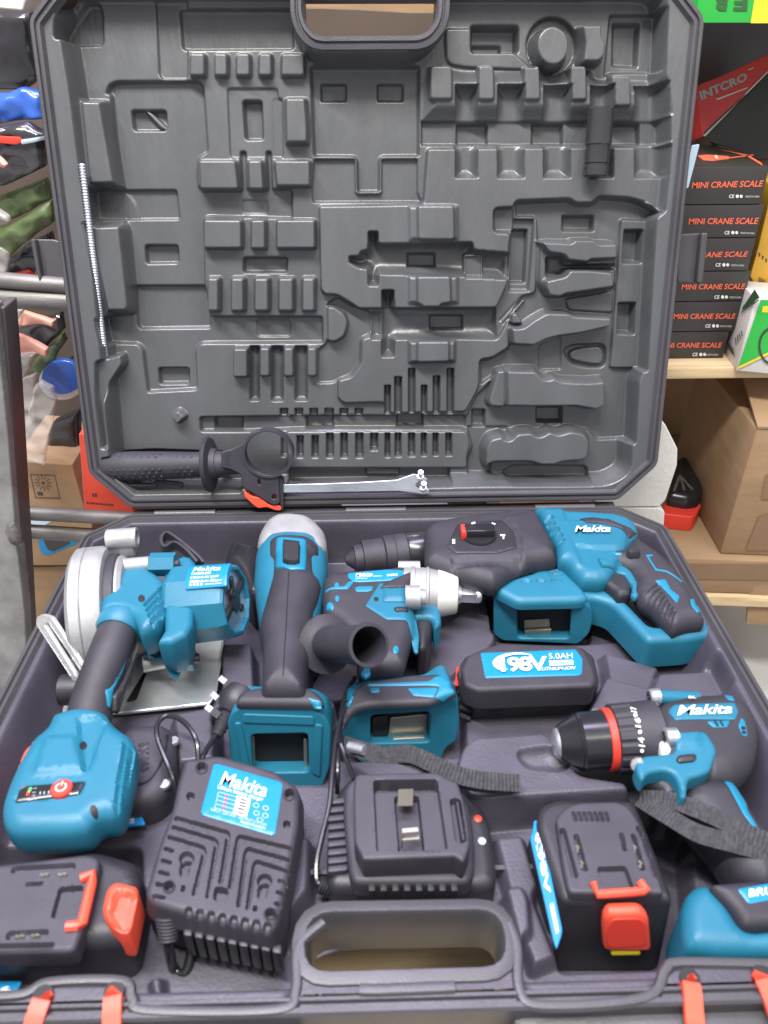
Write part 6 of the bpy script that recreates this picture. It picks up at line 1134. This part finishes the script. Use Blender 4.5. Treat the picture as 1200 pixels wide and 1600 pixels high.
plate('blue_face', [(pc[0]+32*math.cos(a), pc[1]+27*math.sin(a)+2) for a in np.linspace(0, 6.28, 30)[:-1]], [], fr, .003, .01, M['bagblue'], t, bev=.002)
b, S = bag('dark_bundle', q('B2', [(235, 1010), (260, 850), (290, 780), (420, 720), (430, 900), (420, 1040)]), .16, .03, .02, M['bagblack'], 'dark tool packet in shade above the icon carton', 'bundle')
YI = .15; fr = VY(YI); t = thing('icon_box', fr.p(80, 760), 'brown carton printed with a sun icon, above the bottom rails', 'box')
plate('carton', q('B2', [(60, 1000), (375, 1020), (440, 1250), (440, 1290), (80, 1290)]), [], fr, 0, .12, M['card'], t, bev=.0008, rf=.001)
SI_ = PlaneS(fr, 0); a_, b_, c_, d_ = (157, 1068), (287, 1072), (313, 1195), (185, 1192)
fx = lambda x, y: ((1-x)*(1-y)*a_[0]+x*(1-y)*b_[0]+x*y*c_[0]+(1-x)*y*d_[0], (1-x)*(1-y)*a_[1]+x*(1-y)*b_[1]+x*y*c_[1]+(1-x)*y*d_[1])
V, Fc = strip([q('B2', [fx(*p) for p in l]) for l in ([(0, 0), (1, 0), (1, .03), (0, .03)], [(0, .97), (1, .97), (1, 1), (0, 1)], [(0, 0), (.025, 0), (.025, 1), (0, 1)], [(.975, 0), (1, 0), (1, 1), (.975, 1)], [(.12, .74), (.34, .74), (.34, .88), (.12, .88)])]+
              [q('B2', [fx(.45+r0_*math.cos(a)+w_*math.sin(a), .35+r0_*math.sin(a)-w_*math.cos(a)) for r0_, w_ in ((.16, .012), (.34, .012), (.34, -.012), (.16, -.012))]) for a in np.linspace(0, 6.28, 13)[:-1]]+
              [q('B2', [fx(.45+.06*math.cos(a), .35+.06*math.sin(a)) for a in np.linspace(0, 6.28, 9)[:-1]])], SI_, .0006); obj('icon', V, Fc, M['ink'], t, smooth=False)
fr = VY(.11); t = thing('red_box', fr.p(150, 760), 'upright red carton with small print beside the lower left lid corner', 'box')
plate('carton', q('B2', [(410, 860), (600, 860), (700, 1290), (440, 1265)]), [], fr, 0, .06, M['orange'], t, bev=.0008, rf=.001)
V, Fc = strip([q('B2', [(480+k*14, 1168), (490+k*14, 1168), (492+k*14, 1186), (482+k*14, 1186)]) for k in range(2)]+[q('B2', [(450+k*16, 1212+k*1.5), (462+k*16, 1213+k*1.5), (463+k*16, 1222+k*1.5), (451+k*16, 1221+k*1.5)]) for k in range(9)], PlaneS(fr, 0), .0005); obj('print_marks', V, Fc, M['ink'], t, smooth=False)
fr = VY(.145); t = thing('picture_box', fr.p(85, 850), 'tan carton with a blue framed picture below the bottom rails', 'box')
plate('carton', q('B2', [(100, 1290), (480, 1290), (480, 1545), (125, 1545)]), [], fr, 0, .1, M['card'], t, bev=.0008, rf=.001)
SPB = PlaneS(fr, 0)
V, Fc = strip([q('B2', [(195, 1400), (420, 1385), (400, 1430), (255, 1490), (215, 1480)])], SPB, .0005); obj('blue_print', V, Fc, M['label'], t, smooth=False)
V, Fc = strip([q('B2', [(225, 1405), (360, 1395), (365, 1430), (280, 1470), (250, 1460)])], SPB, .0009); obj('dark_print', V, Fc, M['ink'], t, smooth=False)
V, Fc = strip([q('B2', [(160, 1310), (270, 1315), (230, 1335), (165, 1330)])], SPB, .0005); obj('green_print', V, Fc, M['cyancard'], t, smooth=False)
t = thing('cardboard_box', fr.p(85, 925), 'lowest tan carton under the picture carton at the left', 'box')
plate('carton', q('B2', [(125, 1555), (480, 1545), (480, 2400), (170, 2400)]), [], VY(.15), 0, .15, M['card'], t, bev=.0008, rf=.001)
t = thing('dark_backdrop', (-.5, .36, 0), 'added dark backdrop panel behind the packets at the left', 'backdrop'); obj('sheet', *box3((-1.2, .38, -.42), (1.15, 0, 0), (0, .02, 0), (0, 0, 1.3)), M['brown'], t)  # added backdrop, dark in colour to close the view between the packets
# carton seen through the lid handle
fr = VY(.30); t = thing('cardboard_box', fr.p(585, 0), 'brown carton with a torn pale edge seen through the lid handle', 'box')
plate('carton', [(440, 13), (500, 13), (560, 15), (640, 20), (760, 20), (760, 120), (440, 120)], [], fr, .01, .05, M['brown'], t, bev=.0005, rf=.0005)
plate('inner_flap', [(440, -100), (760, -100), (760, 24), (440, 24)], [], fr, -.045, .02, M['card'], t, bev=.0005, rf=.0005)
bpy.context.view_layer.update()
